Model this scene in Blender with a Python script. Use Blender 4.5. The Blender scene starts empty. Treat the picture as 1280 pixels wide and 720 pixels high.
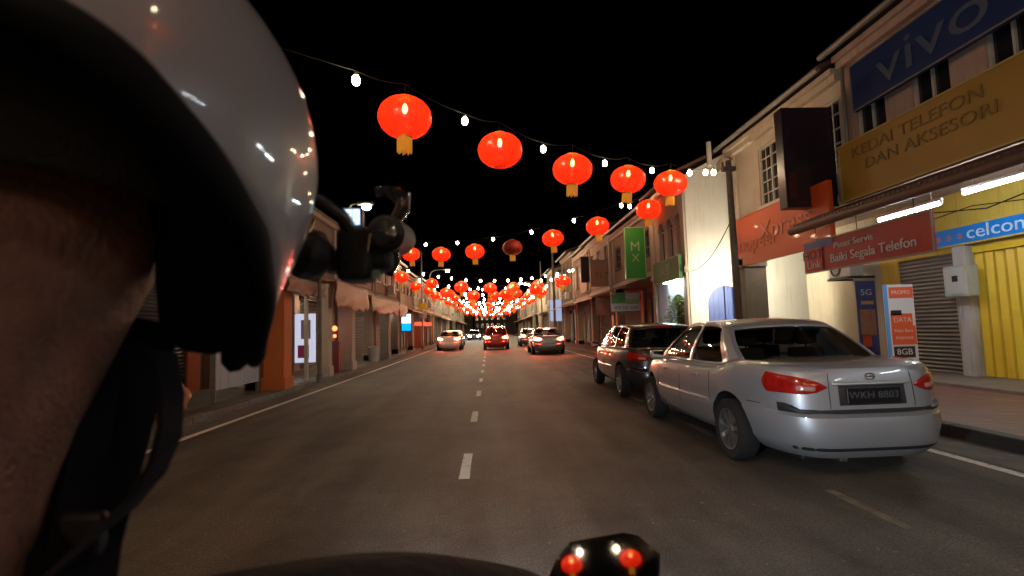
import bpy, bmesh, math, random
from mathutils import Vector, Matrix, noise
R = math.radians
random.seed(11)
S = bpy.context.scene
C = S.collection

# ------------------------------------------------------------------ camera
F = 650.0 / 1280.0
cam_d = bpy.data.cameras.new('camera')
cam_d.sensor_width = 36.0
cam_d.lens = 36.0 * F
cam_d.clip_start = 0.02
cam_d.clip_end = 900
cam = bpy.data.objects.new('camera', cam_d)
C.objects.link(cam)
CAMZ = 1.42
ROLL = 0.0297
yaw = math.atan(29.5 / 650)
pitch = math.atan(51.2 / 650)
CM = Matrix.Rotation(-yaw, 4, 'Z') @ Matrix.Rotation(R(90) + pitch, 4, 'X') @ Matrix.Rotation(-ROLL, 4, 'Z')
cam.matrix_world = Matrix.Translation((0, 0, CAMZ)) @ CM
S.camera = cam
cam_d.dof.use_dof = True; cam_d.dof.focus_distance = 12; cam_d.dof.aperture_fstop = 6.3
C3 = CM.to_3x3()

def ray(px, py):
    return C3 @ Vector(((px - 640) / 650, (360 - py) / 650, -1))
def atY(px, py, Y):
    d = ray(px, py); d *= Y / d.y
    return Vector((d.x, d.y, d.z + CAMZ))
def atX(px, py, X):
    d = ray(px, py); d *= X / d.x
    return Vector((d.x, d.y, d.z + CAMZ))

# --------------------------------------------------------------- materials
MATS = {}
def nn(nt, t, **kw):
    n = nt.nodes.new(t)
    for k, v in kw.items():
        if k in n.inputs: n.inputs[k].default_value = v
        else: setattr(n, k, v)
    return n
def principled(name):
    m = bpy.data.materials.new(name); m.use_nodes = True
    nt = m.node_tree
    return m, nt, nt.nodes['Principled BSDF']
def mat(name, rgb, rough=.6, metal=0, var=.0, scale=4, bump=0., coat=0, streak=0, spec=.5, trans=0):
    """principled with procedural colour mottling, grime streaks and bump"""
    if name in MATS: return MATS[name]
    m, nt, b = principled(name)
    b.inputs['Base Color'].default_value = (*rgb, 1)
    b.inputs['Roughness'].default_value = rough
    b.inputs['Metallic'].default_value = metal
    b.inputs['Coat Weight'].default_value = coat
    b.inputs['Coat Roughness'].default_value = .05
    b.inputs['Specular IOR Level'].default_value = spec
    tc = nt.nodes.new('ShaderNodeTexCoord')
    if var or bump or streak:
        n1 = nn(nt, 'ShaderNodeTexNoise', Scale=scale, Detail=6., Roughness=.65)
        nt.links.new(tc.outputs['Object'], n1.inputs['Vector'])
        col = None
        if var:
            mx = nn(nt, 'ShaderNodeMix', data_type='RGBA', blend_type='MIX')
            mx.inputs['A'].default_value = tuple(c * (1 - var) for c in rgb) + (1,)
            mx.inputs['B'].default_value = tuple(min(1, c * (1 + var * .7)) for c in rgb) + (1,)
            cr = nn(nt, 'ShaderNodeMapRange'); cr.inputs[1].default_value = .3; cr.inputs[2].default_value = .7
            nt.links.new(n1.outputs['Fac'], cr.inputs[0])
            nt.links.new(cr.outputs[0], mx.inputs['Factor'])
            col = mx.outputs['Result']
            rr = nn(nt, 'ShaderNodeMapRange'); rr.inputs[3].default_value = max(.02, rough - .1); rr.inputs[4].default_value = min(1, rough + .12)
            nt.links.new(n1.outputs['Fac'], rr.inputs[0]); nt.links.new(rr.outputs[0], b.inputs['Roughness'])
        if streak:
            mp = nn(nt, 'ShaderNodeMapping'); mp.inputs['Scale'].default_value = (5, 5, .35)
            n2 = nn(nt, 'ShaderNodeTexNoise', Scale=1.6, Detail=5., Roughness=.7)
            nt.links.new(tc.outputs['Object'], mp.inputs[0]); nt.links.new(mp.outputs[0], n2.inputs['Vector'])
            sr = nn(nt, 'ShaderNodeMapRange'); sr.inputs[1].default_value = .52; sr.inputs[2].default_value = .75; sr.inputs[4].default_value = streak
            nt.links.new(n2.outputs['Fac'], sr.inputs[0])
            m2 = nn(nt, 'ShaderNodeMix', data_type='RGBA')
            m2.inputs['B'].default_value = (rgb[0] * .25 + .01, rgb[1] * .23 + .008, rgb[2] * .2 + .006, 1)
            if col: nt.links.new(col, m2.inputs['A'])
            else: m2.inputs['A'].default_value = (*rgb, 1)
            nt.links.new(sr.outputs[0], m2.inputs['Factor']); col = m2.outputs['Result']
        if col: nt.links.new(col, b.inputs['Base Color'])
        if bump:
            n3 = nn(nt, 'ShaderNodeTexNoise', Scale=scale * 9, Detail=5.)
            nt.links.new(tc.outputs['Object'], n3.inputs['Vector'])
            bp = nn(nt, 'ShaderNodeBump', Strength=bump, Distance=.02)
            nt.links.new(n3.outputs['Fac'], bp.inputs['Height']); nt.links.new(bp.outputs[0], b.inputs['Normal'])
    MATS[name] = m
    return m
def emit(name, rgb, strength):
    if name in MATS: return MATS[name]
    m, nt, b = principled(name)
    b.inputs['Base Color'].default_value = (*[c * .5 for c in rgb], 1)
    b.inputs['Emission Color'].default_value = (*rgb, 1)
    b.inputs['Emission Strength'].default_value = strength
    MATS[name] = m
    return m
def striped(name, rgb, axis, freq, depth=.6, rough=.5, metal=0., dark=.6, var=.1):
    """corrugated / slatted sheet: wave bump and slight colour bands along an axis"""
    if name in MATS: return MATS[name]
    m, nt, b = principled(name)
    tc = nt.nodes.new('ShaderNodeTexCoord')
    w = nn(nt, 'ShaderNodeTexWave', bands_direction=axis, wave_profile='SIN'); w.inputs['Scale'].default_value = freq
    nt.links.new(tc.outputs['Object'], w.inputs['Vector'])
    n = nn(nt, 'ShaderNodeTexNoise', Scale=2.5, Detail=6.); nt.links.new(tc.outputs['Object'], n.inputs['Vector'])
    mx = nn(nt, 'ShaderNodeMix', data_type='RGBA')
    mx.inputs['A'].default_value = tuple(c * dark for c in rgb) + (1,); mx.inputs['B'].default_value = (*rgb, 1)
    nt.links.new(w.outputs['Fac'], mx.inputs['Factor'])
    m2 = nn(nt, 'ShaderNodeMix', data_type='RGBA', blend_type='MULTIPLY'); m2.inputs['Factor'].default_value = 1
    rp = nn(nt, 'ShaderNodeMapRange'); rp.inputs[3].default_value = 1 - 2.5 * var; rp.inputs[4].default_value = 1 + var
    nt.links.new(n.outputs['Fac'], rp.inputs[0]); nt.links.new(mx.outputs['Result'], m2.inputs['A']); nt.links.new(rp.outputs[0], m2.inputs['B'])
    nt.links.new(m2.outputs['Result'], b.inputs['Base Color'])
    bp = nn(nt, 'ShaderNodeBump', Strength=depth, Distance=.04)
    nt.links.new(w.outputs['Fac'], bp.inputs['Height']); nt.links.new(bp.outputs[0], b.inputs['Normal'])
    b.inputs['Roughness'].default_value = rough; b.inputs['Metallic'].default_value = metal
    MATS[name] = m
    return m
def glass(name, tint=(.5, .5, .5), rough=.03, mixf=None):
    if name in MATS: return MATS[name]
    m = bpy.data.materials.new(name); m.use_nodes = True; nt = m.node_tree; nt.nodes.clear()
    o = nn(nt, 'ShaderNodeOutputMaterial'); t = nn(nt, 'ShaderNodeBsdfTransparent'); t.inputs[0].default_value = (*tint, 1)
    g = nn(nt, 'ShaderNodeBsdfGlossy'); g.inputs['Roughness'].default_value = rough
    fr = nn(nt, 'ShaderNodeFresnel'); fr.inputs[0].default_value = 1.6
    mx = nn(nt, 'ShaderNodeMixShader')
    nt.links.new(fr.outputs[0], mx.inputs[0]); nt.links.new(t.outputs[0], mx.inputs[1]); nt.links.new(g.outputs[0], mx.inputs[2])
    nt.links.new(mx.outputs[0], o.inputs[0])
    MATS[name] = m
    return m

# ------------------------------------------------------------ mesh builder
ORG = {}
def org(o):
    return ORG.get(o.name, Vector((0, 0, 0))) if o else Vector((0, 0, 0))
class MB:
    def __init__(s): s.bm = bmesh.new()
    def face(s, vs, mi=0):
        try:
            f = s.bm.faces.new(vs); f.material_index = mi; return f
        except ValueError: return None
    def box(s, x0, x1, y0, y1, z0, z1, mi=0, M=None):
        x0, x1 = sorted((x0, x1)); y0, y1 = sorted((y0, y1)); z0, z1 = sorted((z0, z1))
        P = [Vector(p) for p in ((x0,y0,z0),(x1,y0,z0),(x1,y1,z0),(x0,y1,z0),(x0,y0,z1),(x1,y0,z1),(x1,y1,z1),(x0,y1,z1))]
        if M: P = [M @ p for p in P]
        v = [s.bm.verts.new(p) for p in P]
        for q in ((3,2,1,0),(4,5,6,7),(0,1,5,4),(1,2,6,5),(2,3,7,6),(3,0,4,7)): s.face([v[i] for i in q], mi)
        return s
    def rbox(s, x0, x1, y0, y1, z0, z1, r=.01, seg=2, mi=0, M=None):
        b = bmesh.new()
        bmesh.ops.create_cube(b, size=1)
        for v in b.verts: v.co = Vector(((x0+x1)/2 + v.co.x*(x1-x0), (y0+y1)/2 + v.co.y*(y1-y0), (z0+z1)/2 + v.co.z*(z1-z0)))
        bmesh.ops.bevel(b, geom=b.edges[:], offset=r, segments=seg, affect='EDGES', profile=.5)
        s.merge(b, mi, M); return s
    def merge(s, b, mi=0, M=None):
        mp = {}
        for v in b.verts: mp[v] = s.bm.verts.new(M @ v.co if M else v.co)
        for f in b.faces: s.face([mp[v] for v in f.verts], mi)
        b.free()
    def loft(s, rings, mi=0, cap=True, closed=True):
        rs = [[s.bm.verts.new(p) for p in r] for r in rings]
        n = len(rs[0])
        for a, b in zip(rs, rs[1:]):
            for i in range(n if closed else n - 1):
                j = (i + 1) % n
                s.face([a[i], a[j], b[j], b[i]], mi)
        if cap and closed:
            s.face(rs[0][::-1], mi); s.face(rs[-1], mi)
        return rs
    def cyl(s, p0, p1, r0, r1=None, n=12, mi=0, cap=True):
        r1 = r0 if r1 is None else r1
        p0 = Vector(p0); p1 = Vector(p1); d = (p1 - p0).normalized()
        u = d.orthogonal().normalized(); w = d.cross(u)
        s.loft([[p + (u*math.cos(t) + w*math.sin(t)) * r for t in [2*math.pi*i/n for i in range(n)]] for p, r in ((p0, r0), (p1, r1))], mi, cap)
        return s
    def tube(s, pts, r, n=8, mi=0):
        pts = [Vector(p) for p in pts]; rings = []
        u = None
        for i, p in enumerate(pts):
            d = (pts[min(i+1, len(pts)-1)] - pts[max(i-1, 0)]).normalized()
            u = d.orthogonal().normalized() if u is None else (u - d * u.dot(d)).normalized()
            w = d.cross(u); rr = r[i] if isinstance(r, (list, tuple)) else r
            rings.append([p + (u*math.cos(t) + w*math.sin(t)) * rr for t in [2*math.pi*k/n for k in range(n)]])
        s.loft(rings, mi); return s
    def band(s, pts, side, w, t, mi=0):
        """flat strap: cross-section w along `side`, thickness t"""
        pts = [Vector(p) for p in pts]; rings = []
        for i, p in enumerate(pts):
            d = (pts[min(i+1, len(pts)-1)] - pts[max(i-1, 0)]).normalized()
            a = (Vector(side) - d * Vector(side).dot(d)).normalized(); b = d.cross(a)
            rings.append([p + a*w/2 + b*t/2, p - a*w/2 + b*t/2, p - a*w/2 - b*t/2, p + a*w/2 - b*t/2])
        s.loft(rings, mi); return s
    def lathe(s, prof, n=24, M=None, mi=0, closed=False):
        """prof: list of (r, z); axis z"""
        M = M or Matrix()
        rings = [[M @ Vector((r*math.cos(2*math.pi*i/n), r*math.sin(2*math.pi*i/n), z)) for i in range(n)] for r, z in prof]
        if closed: rings.append(rings[0])
        rs = s.loft(rings, mi, cap=not closed)
        return s
    def grid(s, fn, nu, nv, mi=0, keep=None):
        g = [[s.bm.verts.new(fn(i / nu, j / nv)) for i in range(nu + 1)] for j in range(nv + 1)]
        for j in range(nv):
            for i in range(nu):
                if keep and not keep((i + .5) / nu, (j + .5) / nv): continue
                s.face([g[j][i], g[j][i+1], g[j+1][i+1], g[j+1][i]], mi)
        return s
    def build(s, name, m, parent=None, smooth=False, weld=0, bevel=0, solid=0, sub=0):
        o0 = org(parent)
        if weld: bmesh.ops.remove_doubles(s.bm, verts=s.bm.verts[:], dist=weld)
        bmesh.ops.recalc_face_normals(s.bm, faces=s.bm.faces[:])
        for v in s.bm.verts: v.co -= o0
        me = bpy.data.meshes.new(name); s.bm.to_mesh(me); s.bm.free()
        for x in (m if isinstance(m, (list, tuple)) else [m]): me.materials.append(x)
        o = bpy.data.objects.new(name, me); C.objects.link(o)
        if parent: o.parent = parent
        ORG[o.name] = o0
        if solid:
            md = o.modifiers.new('solid', 'SOLIDIFY'); md.thickness = solid; md.offset = -1
        if bevel:
            md = o.modifiers.new('bevel', 'BEVEL'); md.width = bevel; md.segments = 2; md.limit_method = 'ANGLE'
        if sub:
            md = o.modifiers.new('sub', 'SUBSURF'); md.levels = sub; md.render_levels = sub
        if smooth:
            for p in me.polygons: p.use_smooth = True
            if smooth != 2: me.set_sharp_from_angle(angle=R(38))
        return o
def tag(o, label, cat, group=None):
    o['label'] = label; o['category'] = cat
    if group: o['group'] = group
    return o
def struct(o):
    o['kind'] = 'structure'; return o
def thing(name, label, cat, loc=(0, 0, 0), group=None):
    o = bpy.data.objects.new(name, None); C.objects.link(o)
    o.location = loc; o.empty_display_size = .2
    ORG[o.name] = Vector(loc)
    return tag(o, label, cat, group)
def copy_tree(o, parent=None):
    c = o.copy(); C.objects.link(c)
    if parent: c.parent = parent
    ORG[c.name] = org(o)
    for ch in list(o.children): copy_tree(ch, c)
    return c
def text(name, body, size, M, m, parent=None, ext=.004, align='CENTER', shear=0, bold=.0, sx=1.):
    cu = bpy.data.curves.new('t', 'FONT'); cu.body = body; cu.size = size; cu.align_x = align; cu.align_y = 'CENTER'
    cu.extrude = ext; cu.offset = bold; cu.shear = shear; cu.resolution_u = 3
    t = bpy.data.objects.new('t', cu); C.objects.link(t)
    dg = bpy.context.evaluated_depsgraph_get()
    me = bpy.data.meshes.new_from_object(t.evaluated_get(dg))
    bpy.data.objects.remove(t)
    me.name = name
    me.transform(Matrix.Translation(-org(parent)) @ M @ Matrix.Diagonal((sx, 1, 1, 1)))
    me.materials.clear(); me.materials.append(m)
    o = bpy.data.objects.new(name, me); C.objects.link(o)
    if parent: o.parent = parent
    ORG[o.name] = org(parent)
    return o
def face_mat(loc, facing, up=(0, 0, 1)):
    """matrix whose z looks along `facing`, y up: for lettering"""
    z = Vector(facing).normalized(); x = Vector(up).cross(z).normalized(); y = z.cross(x)
    M = Matrix((x, y, z)).transposed().to_4x4(); M.translation = Vector(loc); return M
# ---------------------------------------------------------------- palette
bulb_m = emit('bulb_glow', (1, .78, .48), 110)
def asphalt():
    m, nt, b = principled('asphalt')
    tc = nt.nodes.new('ShaderNodeTexCoord')
    n1 = nn(nt, 'ShaderNodeTexNoise', Scale=.6, Detail=8., Roughness=.72)
    mp = nn(nt, 'ShaderNodeMapping'); mp.inputs['Scale'].default_value = (1.4, .16, 1)
    n2 = nn(nt, 'ShaderNodeTexNoise', Scale=1.3, Detail=4.)
    n3 = nn(nt, 'ShaderNodeTexNoise', Scale=60., Detail=3.)
    v = nn(nt, 'ShaderNodeTexVoronoi', Scale=110.)
    for n in (n1, n3, v): nt.links.new(tc.outputs['Object'], n.inputs['Vector'])
    nt.links.new(tc.outputs['Object'], mp.inputs[0]); nt.links.new(mp.outputs[0], n2.inputs['Vector'])
    ad = nn(nt, 'ShaderNodeMath', operation='ADD'); nt.links.new(n1.outputs['Fac'], ad.inputs[0]); nt.links.new(n2.outputs['Fac'], ad.inputs[1])
    r = nn(nt, 'ShaderNodeMapRange'); r.inputs[1].default_value = .82; r.inputs[2].default_value = 1.2
    nt.links.new(ad.outputs[0], r.inputs[0])
    mx = nn(nt, 'ShaderNodeMix', data_type='RGBA')
    mx.inputs['A'].default_value = (.042, .035, .028, 1); mx.inputs['B'].default_value = (.118, .102, .084, 1)
    nt.links.new(r.outputs[0], mx.inputs['Factor'])
    sp = nn(nt, 'ShaderNodeMapRange'); sp.inputs[1].default_value = .42; sp.inputs[2].default_value = .62; sp.inputs[3].default_value = .7; sp.inputs[4].default_value = 1.35
    nt.links.new(n3.outputs['Fac'], sp.inputs[0])
    m2 = nn(nt, 'ShaderNodeMix', data_type='RGBA', blend_type='MULTIPLY'); m2.inputs['Factor'].default_value = 1
    nt.links.new(mx.outputs['Result'], m2.inputs['A']); nt.links.new(sp.outputs[0], m2.inputs['B'])
    # thin cracks, only where a broad mask lets them through, and pale grit specks
    vd = nn(nt, 'ShaderNodeTexVoronoi', feature='DISTANCE_TO_EDGE', Scale=.42); wn = nn(nt, 'ShaderNodeTexNoise', Scale=3., Detail=4.)
    ws = nn(nt, 'ShaderNodeVectorMath', operation='MULTIPLY_ADD'); ws.inputs[1].default_value = (.5, .5, 0)
    nt.links.new(tc.outputs['Object'], wn.inputs['Vector']); nt.links.new(wn.outputs['Color'], ws.inputs[0]); nt.links.new(tc.outputs['Object'], ws.inputs[2]); nt.links.new(ws.outputs[0], vd.inputs['Vector'])
    cr = nn(nt, 'ShaderNodeMapRange'); cr.inputs[1].default_value = .0; cr.inputs[2].default_value = .012; cr.inputs[3].default_value = .8; cr.inputs[4].default_value = 1
    nt.links.new(vd.outputs['Distance'], cr.inputs[0])
    gs = nn(nt, 'ShaderNodeTexNoise', Scale=24., Detail=2.); nt.links.new(tc.outputs['Object'], gs.inputs['Vector'])
    gr = nn(nt, 'ShaderNodeMapRange'); gr.inputs[1].default_value = .68; gr.inputs[2].default_value = .74; gr.inputs[3].default_value = 1; gr.inputs[4].default_value = 2.6; nt.links.new(gs.outputs['Fac'], gr.inputs[0])
    pr_ = nn(nt, 'ShaderNodeMath', operation='MULTIPLY'); nt.links.new(cr.outputs[0], pr_.inputs[0]); nt.links.new(gr.outputs[0], pr_.inputs[1])
    m5 = nn(nt, 'ShaderNodeMix', data_type='RGBA', blend_type='MULTIPLY'); m5.inputs['Factor'].default_value = 1
    nt.links.new(m2.outputs['Result'], m5.inputs['A']); nt.links.new(pr_.outputs[0], m5.inputs['B'])
    nt.links.new(m5.outputs['Result'], b.inputs['Base Color'])
    b.inputs['Roughness'].default_value = .62; b.inputs['Specular IOR Level'].default_value = .35
    bp = nn(nt, 'ShaderNodeBump', Strength=.5, Distance=.012)
    nt.links.new(v.outputs['Distance'], bp.inputs['Height']); nt.links.new(bp.outputs[0], b.inputs['Normal'])
    return m
def tiles(name, a, bcol, sc, mortar=.02, rough=.5):
    m, nt, b = principled(name)
    tc = nt.nodes.new('ShaderNodeTexCoord')
    br = nn(nt, 'ShaderNodeTexBrick'); br.offset = .0
    br.inputs['Color1'].default_value = (*a, 1); br.inputs['Color2'].default_value = (*bcol, 1); br.inputs['Mortar'].default_value = tuple(c*.35 for c in a) + (1,)
    br.inputs['Scale'].default_value = sc; br.inputs['Mortar Size'].default_value = mortar; br.inputs['Brick Width'].default_value = .5; br.inputs['Row Height'].default_value = .5
    nt.links.new(tc.outputs['Object'], br.inputs['Vector'])
    n = nn(nt, 'ShaderNodeTexNoise', Scale=1.7, Detail=6.); nt.links.new(tc.outputs['Object'], n.inputs['Vector'])
    r = nn(nt, 'ShaderNodeMapRange'); r.inputs[3].default_value = .55; r.inputs[4].default_value = 1.3; nt.links.new(n.outputs['Fac'], r.inputs[0])
    m2 = nn(nt, 'ShaderNodeMix', data_type='RGBA', blend_type='MULTIPLY'); m2.inputs['Factor'].default_value = 1
    nt.links.new(br.outputs['Color'], m2.inputs['A']); nt.links.new(r.outputs[0], m2.inputs['B'])
    nt.links.new(m2.outputs['Result'], b.inputs['Base Color']); b.inputs['Roughness'].default_value = rough
    return m
asph = asphalt()
conc = mat('gutter_concrete', (.15, .14, .125), .85, var=.45, scale=2.5, bump=.4)
dirt = mat('ground_earth', (.05, .045, .035), .95, var=.3, scale=1)
kerb_dark = mat('kerb_black_paint', (.03, .028, .03), .6, var=.5, scale=5, bump=.3)
kerb_grey = mat('kerb_concrete', (.16, .15, .13), .85, var=.4, scale=5, bump=.3)
redtile = tiles('red_pavers', (.23, .11, .085), (.17, .085, .07), 3.2)
greytile = tiles('grey_pavers', (.2, .18, .15), (.15, .14, .12), 2.6)
def worn_paint():
    m, nt, b = principled('road_paint')
    tc = nt.nodes.new('ShaderNodeTexCoord')
    n = nn(nt, 'ShaderNodeTexNoise', Scale=14., Detail=8., Roughness=.75); nt.links.new(tc.outputs['Object'], n.inputs['Vector'])
    r = nn(nt, 'ShaderNodeMapRange'); r.inputs[1].default_value = .34; r.inputs[2].default_value = .46; nt.links.new(n.outputs['Fac'], r.inputs[0])
    mx = nn(nt, 'ShaderNodeMix', data_type='RGBA'); mx.inputs['A'].default_value = (.16, .15, .135, 1); mx.inputs['B'].default_value = (.78, .76, .70, 1)
    nt.links.new(r.outputs[0], mx.inputs['Factor']); nt.links.new(mx.outputs['Result'], b.inputs['Base Color']); b.inputs['Roughness'].default_value = .7
    return m
paint = worn_paint()
worn = mat('worn_road_paint', (.17, .145, .10), .8, var=.5, scale=9)

# ----------------------------------------------------------------- ground
YN, YF = -32, 190
g = MB(); g.grid(lambda u, v: Vector((-450 + 900*u, -450 + 900*v, -.02)), 4, 4); struct(g.build('ground', dirt))
g = MB(); g.grid(lambda u, v: Vector((-4.52 + 9.32*u, YN + (YF-YN)*v, 0)), 6, 60); struct(g.build('road', asph))
g = MB(); g.box(4.8, 5.35, YN, YF, -.06, .004); struct(g.build('drain', conc))
g = MB(); g.box(-4.95, -4.52, YN, YF, -.06, .004); struct(g.build('drain', conc))
g = MB(); y = YN
while y < YF: g.box(5.353, 5.53, y, y+.985, -.05, .15); y += 1
struct(g.build('kerb', kerb_dark, bevel=.015))
g = MB(); y = YN
while y < YF: g.box(-5.1, -4.953, y, y+.985, -.05, .12); y += 1
struct(g.build('kerb', kerb_grey, bevel=.015))
g = MB(); g.box(5.533, 24, YN, YF, -.05, .146); struct(g.build('pavement', redtile))
g = MB(); g.box(-24, -5.103, YN, YF, -.05, .116); struct(g.build('pavement', greytile))
g = MB(); g.box(8.3, 10.6, YN, 16.4, .1, .2); struct(g.build('step', mat('step_concrete', (.2, .17, .15), .7, var=.3, scale=3, bump=.2)))
def strip(x0, x1, y0, y1, z=.004):
    g = MB(); n = max(2, int((y1-y0)/1.2))
    rnd = random.Random(int(y0*10)+int(x0*100))
    w = [(rnd.uniform(-.006, .006), rnd.uniform(-.006, .006)) for _ in range(n+1)]
    vs = [(g.bm.verts.new((x0+w[i][0], y0+(y1-y0)*i/n, z)), g.bm.verts.new((x1+w[i][1], y0+(y1-y0)*i/n, z))) for i in range(n+1)]
    for a, b in zip(vs, vs[1:]): g.face([a[0], a[1], b[1], b[0]])
    return g
struct(strip(-4.44, -4.32, YN, YF).build('edge_line', paint))
struct(strip(4.6, 4.71, YN, YF).build('edge_line', paint))
d = 2.02 - 3.1*4
while d < 150:
    struct(strip(-.33, -.23, d, d+1.03).build('centre_dash', paint)); d += 3.1
y = 3.5 - 3.1*4
while y < 60:
    struct(strip(2.75, 2.83, y, y+.85).build('bay_dash', worn)); y += 3.1
# ------------------------------------------------------------------- cars
def interp(tab, x):
    if x <= tab[0][0]: return tab[0][1]
    for (a, va), (b, vb) in zip(tab, tab[1:]):
        if x <= b:
            t = (x-a)/(b-a); t = t*t*(3-2*t)*.5 + t*.5
            return va + (vb-va)*t
    return tab[-1][1]
SEDAN = dict(L=4.5, W=1.82, wb=2.6, rearax=1.0, deck=[(0, .985), (.25, 1.02), (.95, 1.03), (1.3, .955), (3.2, .95), (3.55, .93), (4.2, .80), (4.5, .70)],
             prof=[(0, .80, .10, .12), (.06, .88, .05, .05), (.16, .95, .0, .0), (.34, .985, -.02, -.01), (.46, .995, .0, .02), (.50, .985, .05, .05), (.60, .995, .055, .08), (.80, .985, .07, .12), (.92, .965, .085, .16), (.975, .93, .11, .22), (1., .88, .16, .3)],
             roof=1.47, base=[.93, 1.24, 2.02, 2.12, 3.20, 3.42], cols=None, slope_r=.52, slope_f=.72, wt=.57, wbse=.775)
HATCH = dict(SEDAN); HATCH.update(L=4.15, rearax=.75, deck=[(0, .93), (.2, .98), (.8, .97), (2.9, .96), (3.2, .94), (3.8, .82), (4.15, .70)], slope_r=.30)
SUV = dict(SEDAN); SUV.update(L=4.4, W=1.82, rearax=.85, wb=2.6, deck=[(0, 1.02), (.2, 1.06), (.8, 1.06), (3.1, 1.05), (3.4, 1.03), (4.1, .92), (4.4, .8)], roof=1.68, slope_r=.22)
tyre_m = mat('tyre_rubber', (.010, .010, .010), .9, var=.2, scale=20)
rim_m = mat('alloy', (.42, .42, .42), .3, metal=.9)
dark_m = mat('black_plastic', (.02, .02, .02), .5, var=.2, scale=30)
chrome = mat('chrome', (.8, .8, .8), .08, metal=1)
seat_m = mat('seat_cloth', (.03, .03, .032), .9, var=.2)
lens_red = mat('lens_red', (.35, .008, .006), .12, coat=.8, var=.35, scale=14)
lens_clear = mat('lens_clear', (.42, .22, .17), .1, coat=.8)
head_m = mat('lens_head', (.5, .5, .5), .08, metal=.5, coat=.6)
car_glass = glass('car_glass', (.82, .86, .84))
plate_m = mat('plate_black', (.008, .008, .01), .3)
glyph_m = mat('plate_glyph', (.07, .07, .08), .6)
def wheel(root, x, y, r, w, side, spokes=9):
    M = Matrix.Translation((x, y, r)) @ Matrix.Rotation(R(90), 4, 'Y')
    g = MB(); h = w/2
    g.lathe([(r*.66, -h*.92), (r*.93, -h), (r*.985, -h*.8), (r, -h*.4), (r, h*.4), (r*.985, h*.8), (r*.93, h), (r*.66, h*.92)], 40, M, closed=True)
    ty = g.build('wheel', tyre_m, root, smooth=True)
    g = MB(); o = side*h*.55
    g.lathe([(r*.62, -h*.9), (r*.67, -h*.95), (r*.67, h*.95), (r*.62, h*.9)], 32, M, closed=True)
    g.lathe([(.001, o - .02*side), (r*.2, o-.02*side), (r*.17, o+.02*side), (.001, o+.03*side)], 16, M)
    for k in range(spokes):
        a = 2*math.pi*k/spokes
        Mk = Matrix.Translation((x, y, r)) @ Matrix.Rotation(a, 4, 'X')
        g.box(o-.014, o+.014, -.022, .022, r*.12, r*.64, M=Mk)
    g.build('rim', rim_m, ty, smooth=True)
    g = MB(); g.lathe([(.001, -.01), (r*.5, -.01), (r*.5, .01), (.001, .01)], 20, M); g.build('brake_disc', mat('brake_iron', (.06, .055, .05), .5, metal=.7), ty)
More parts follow.
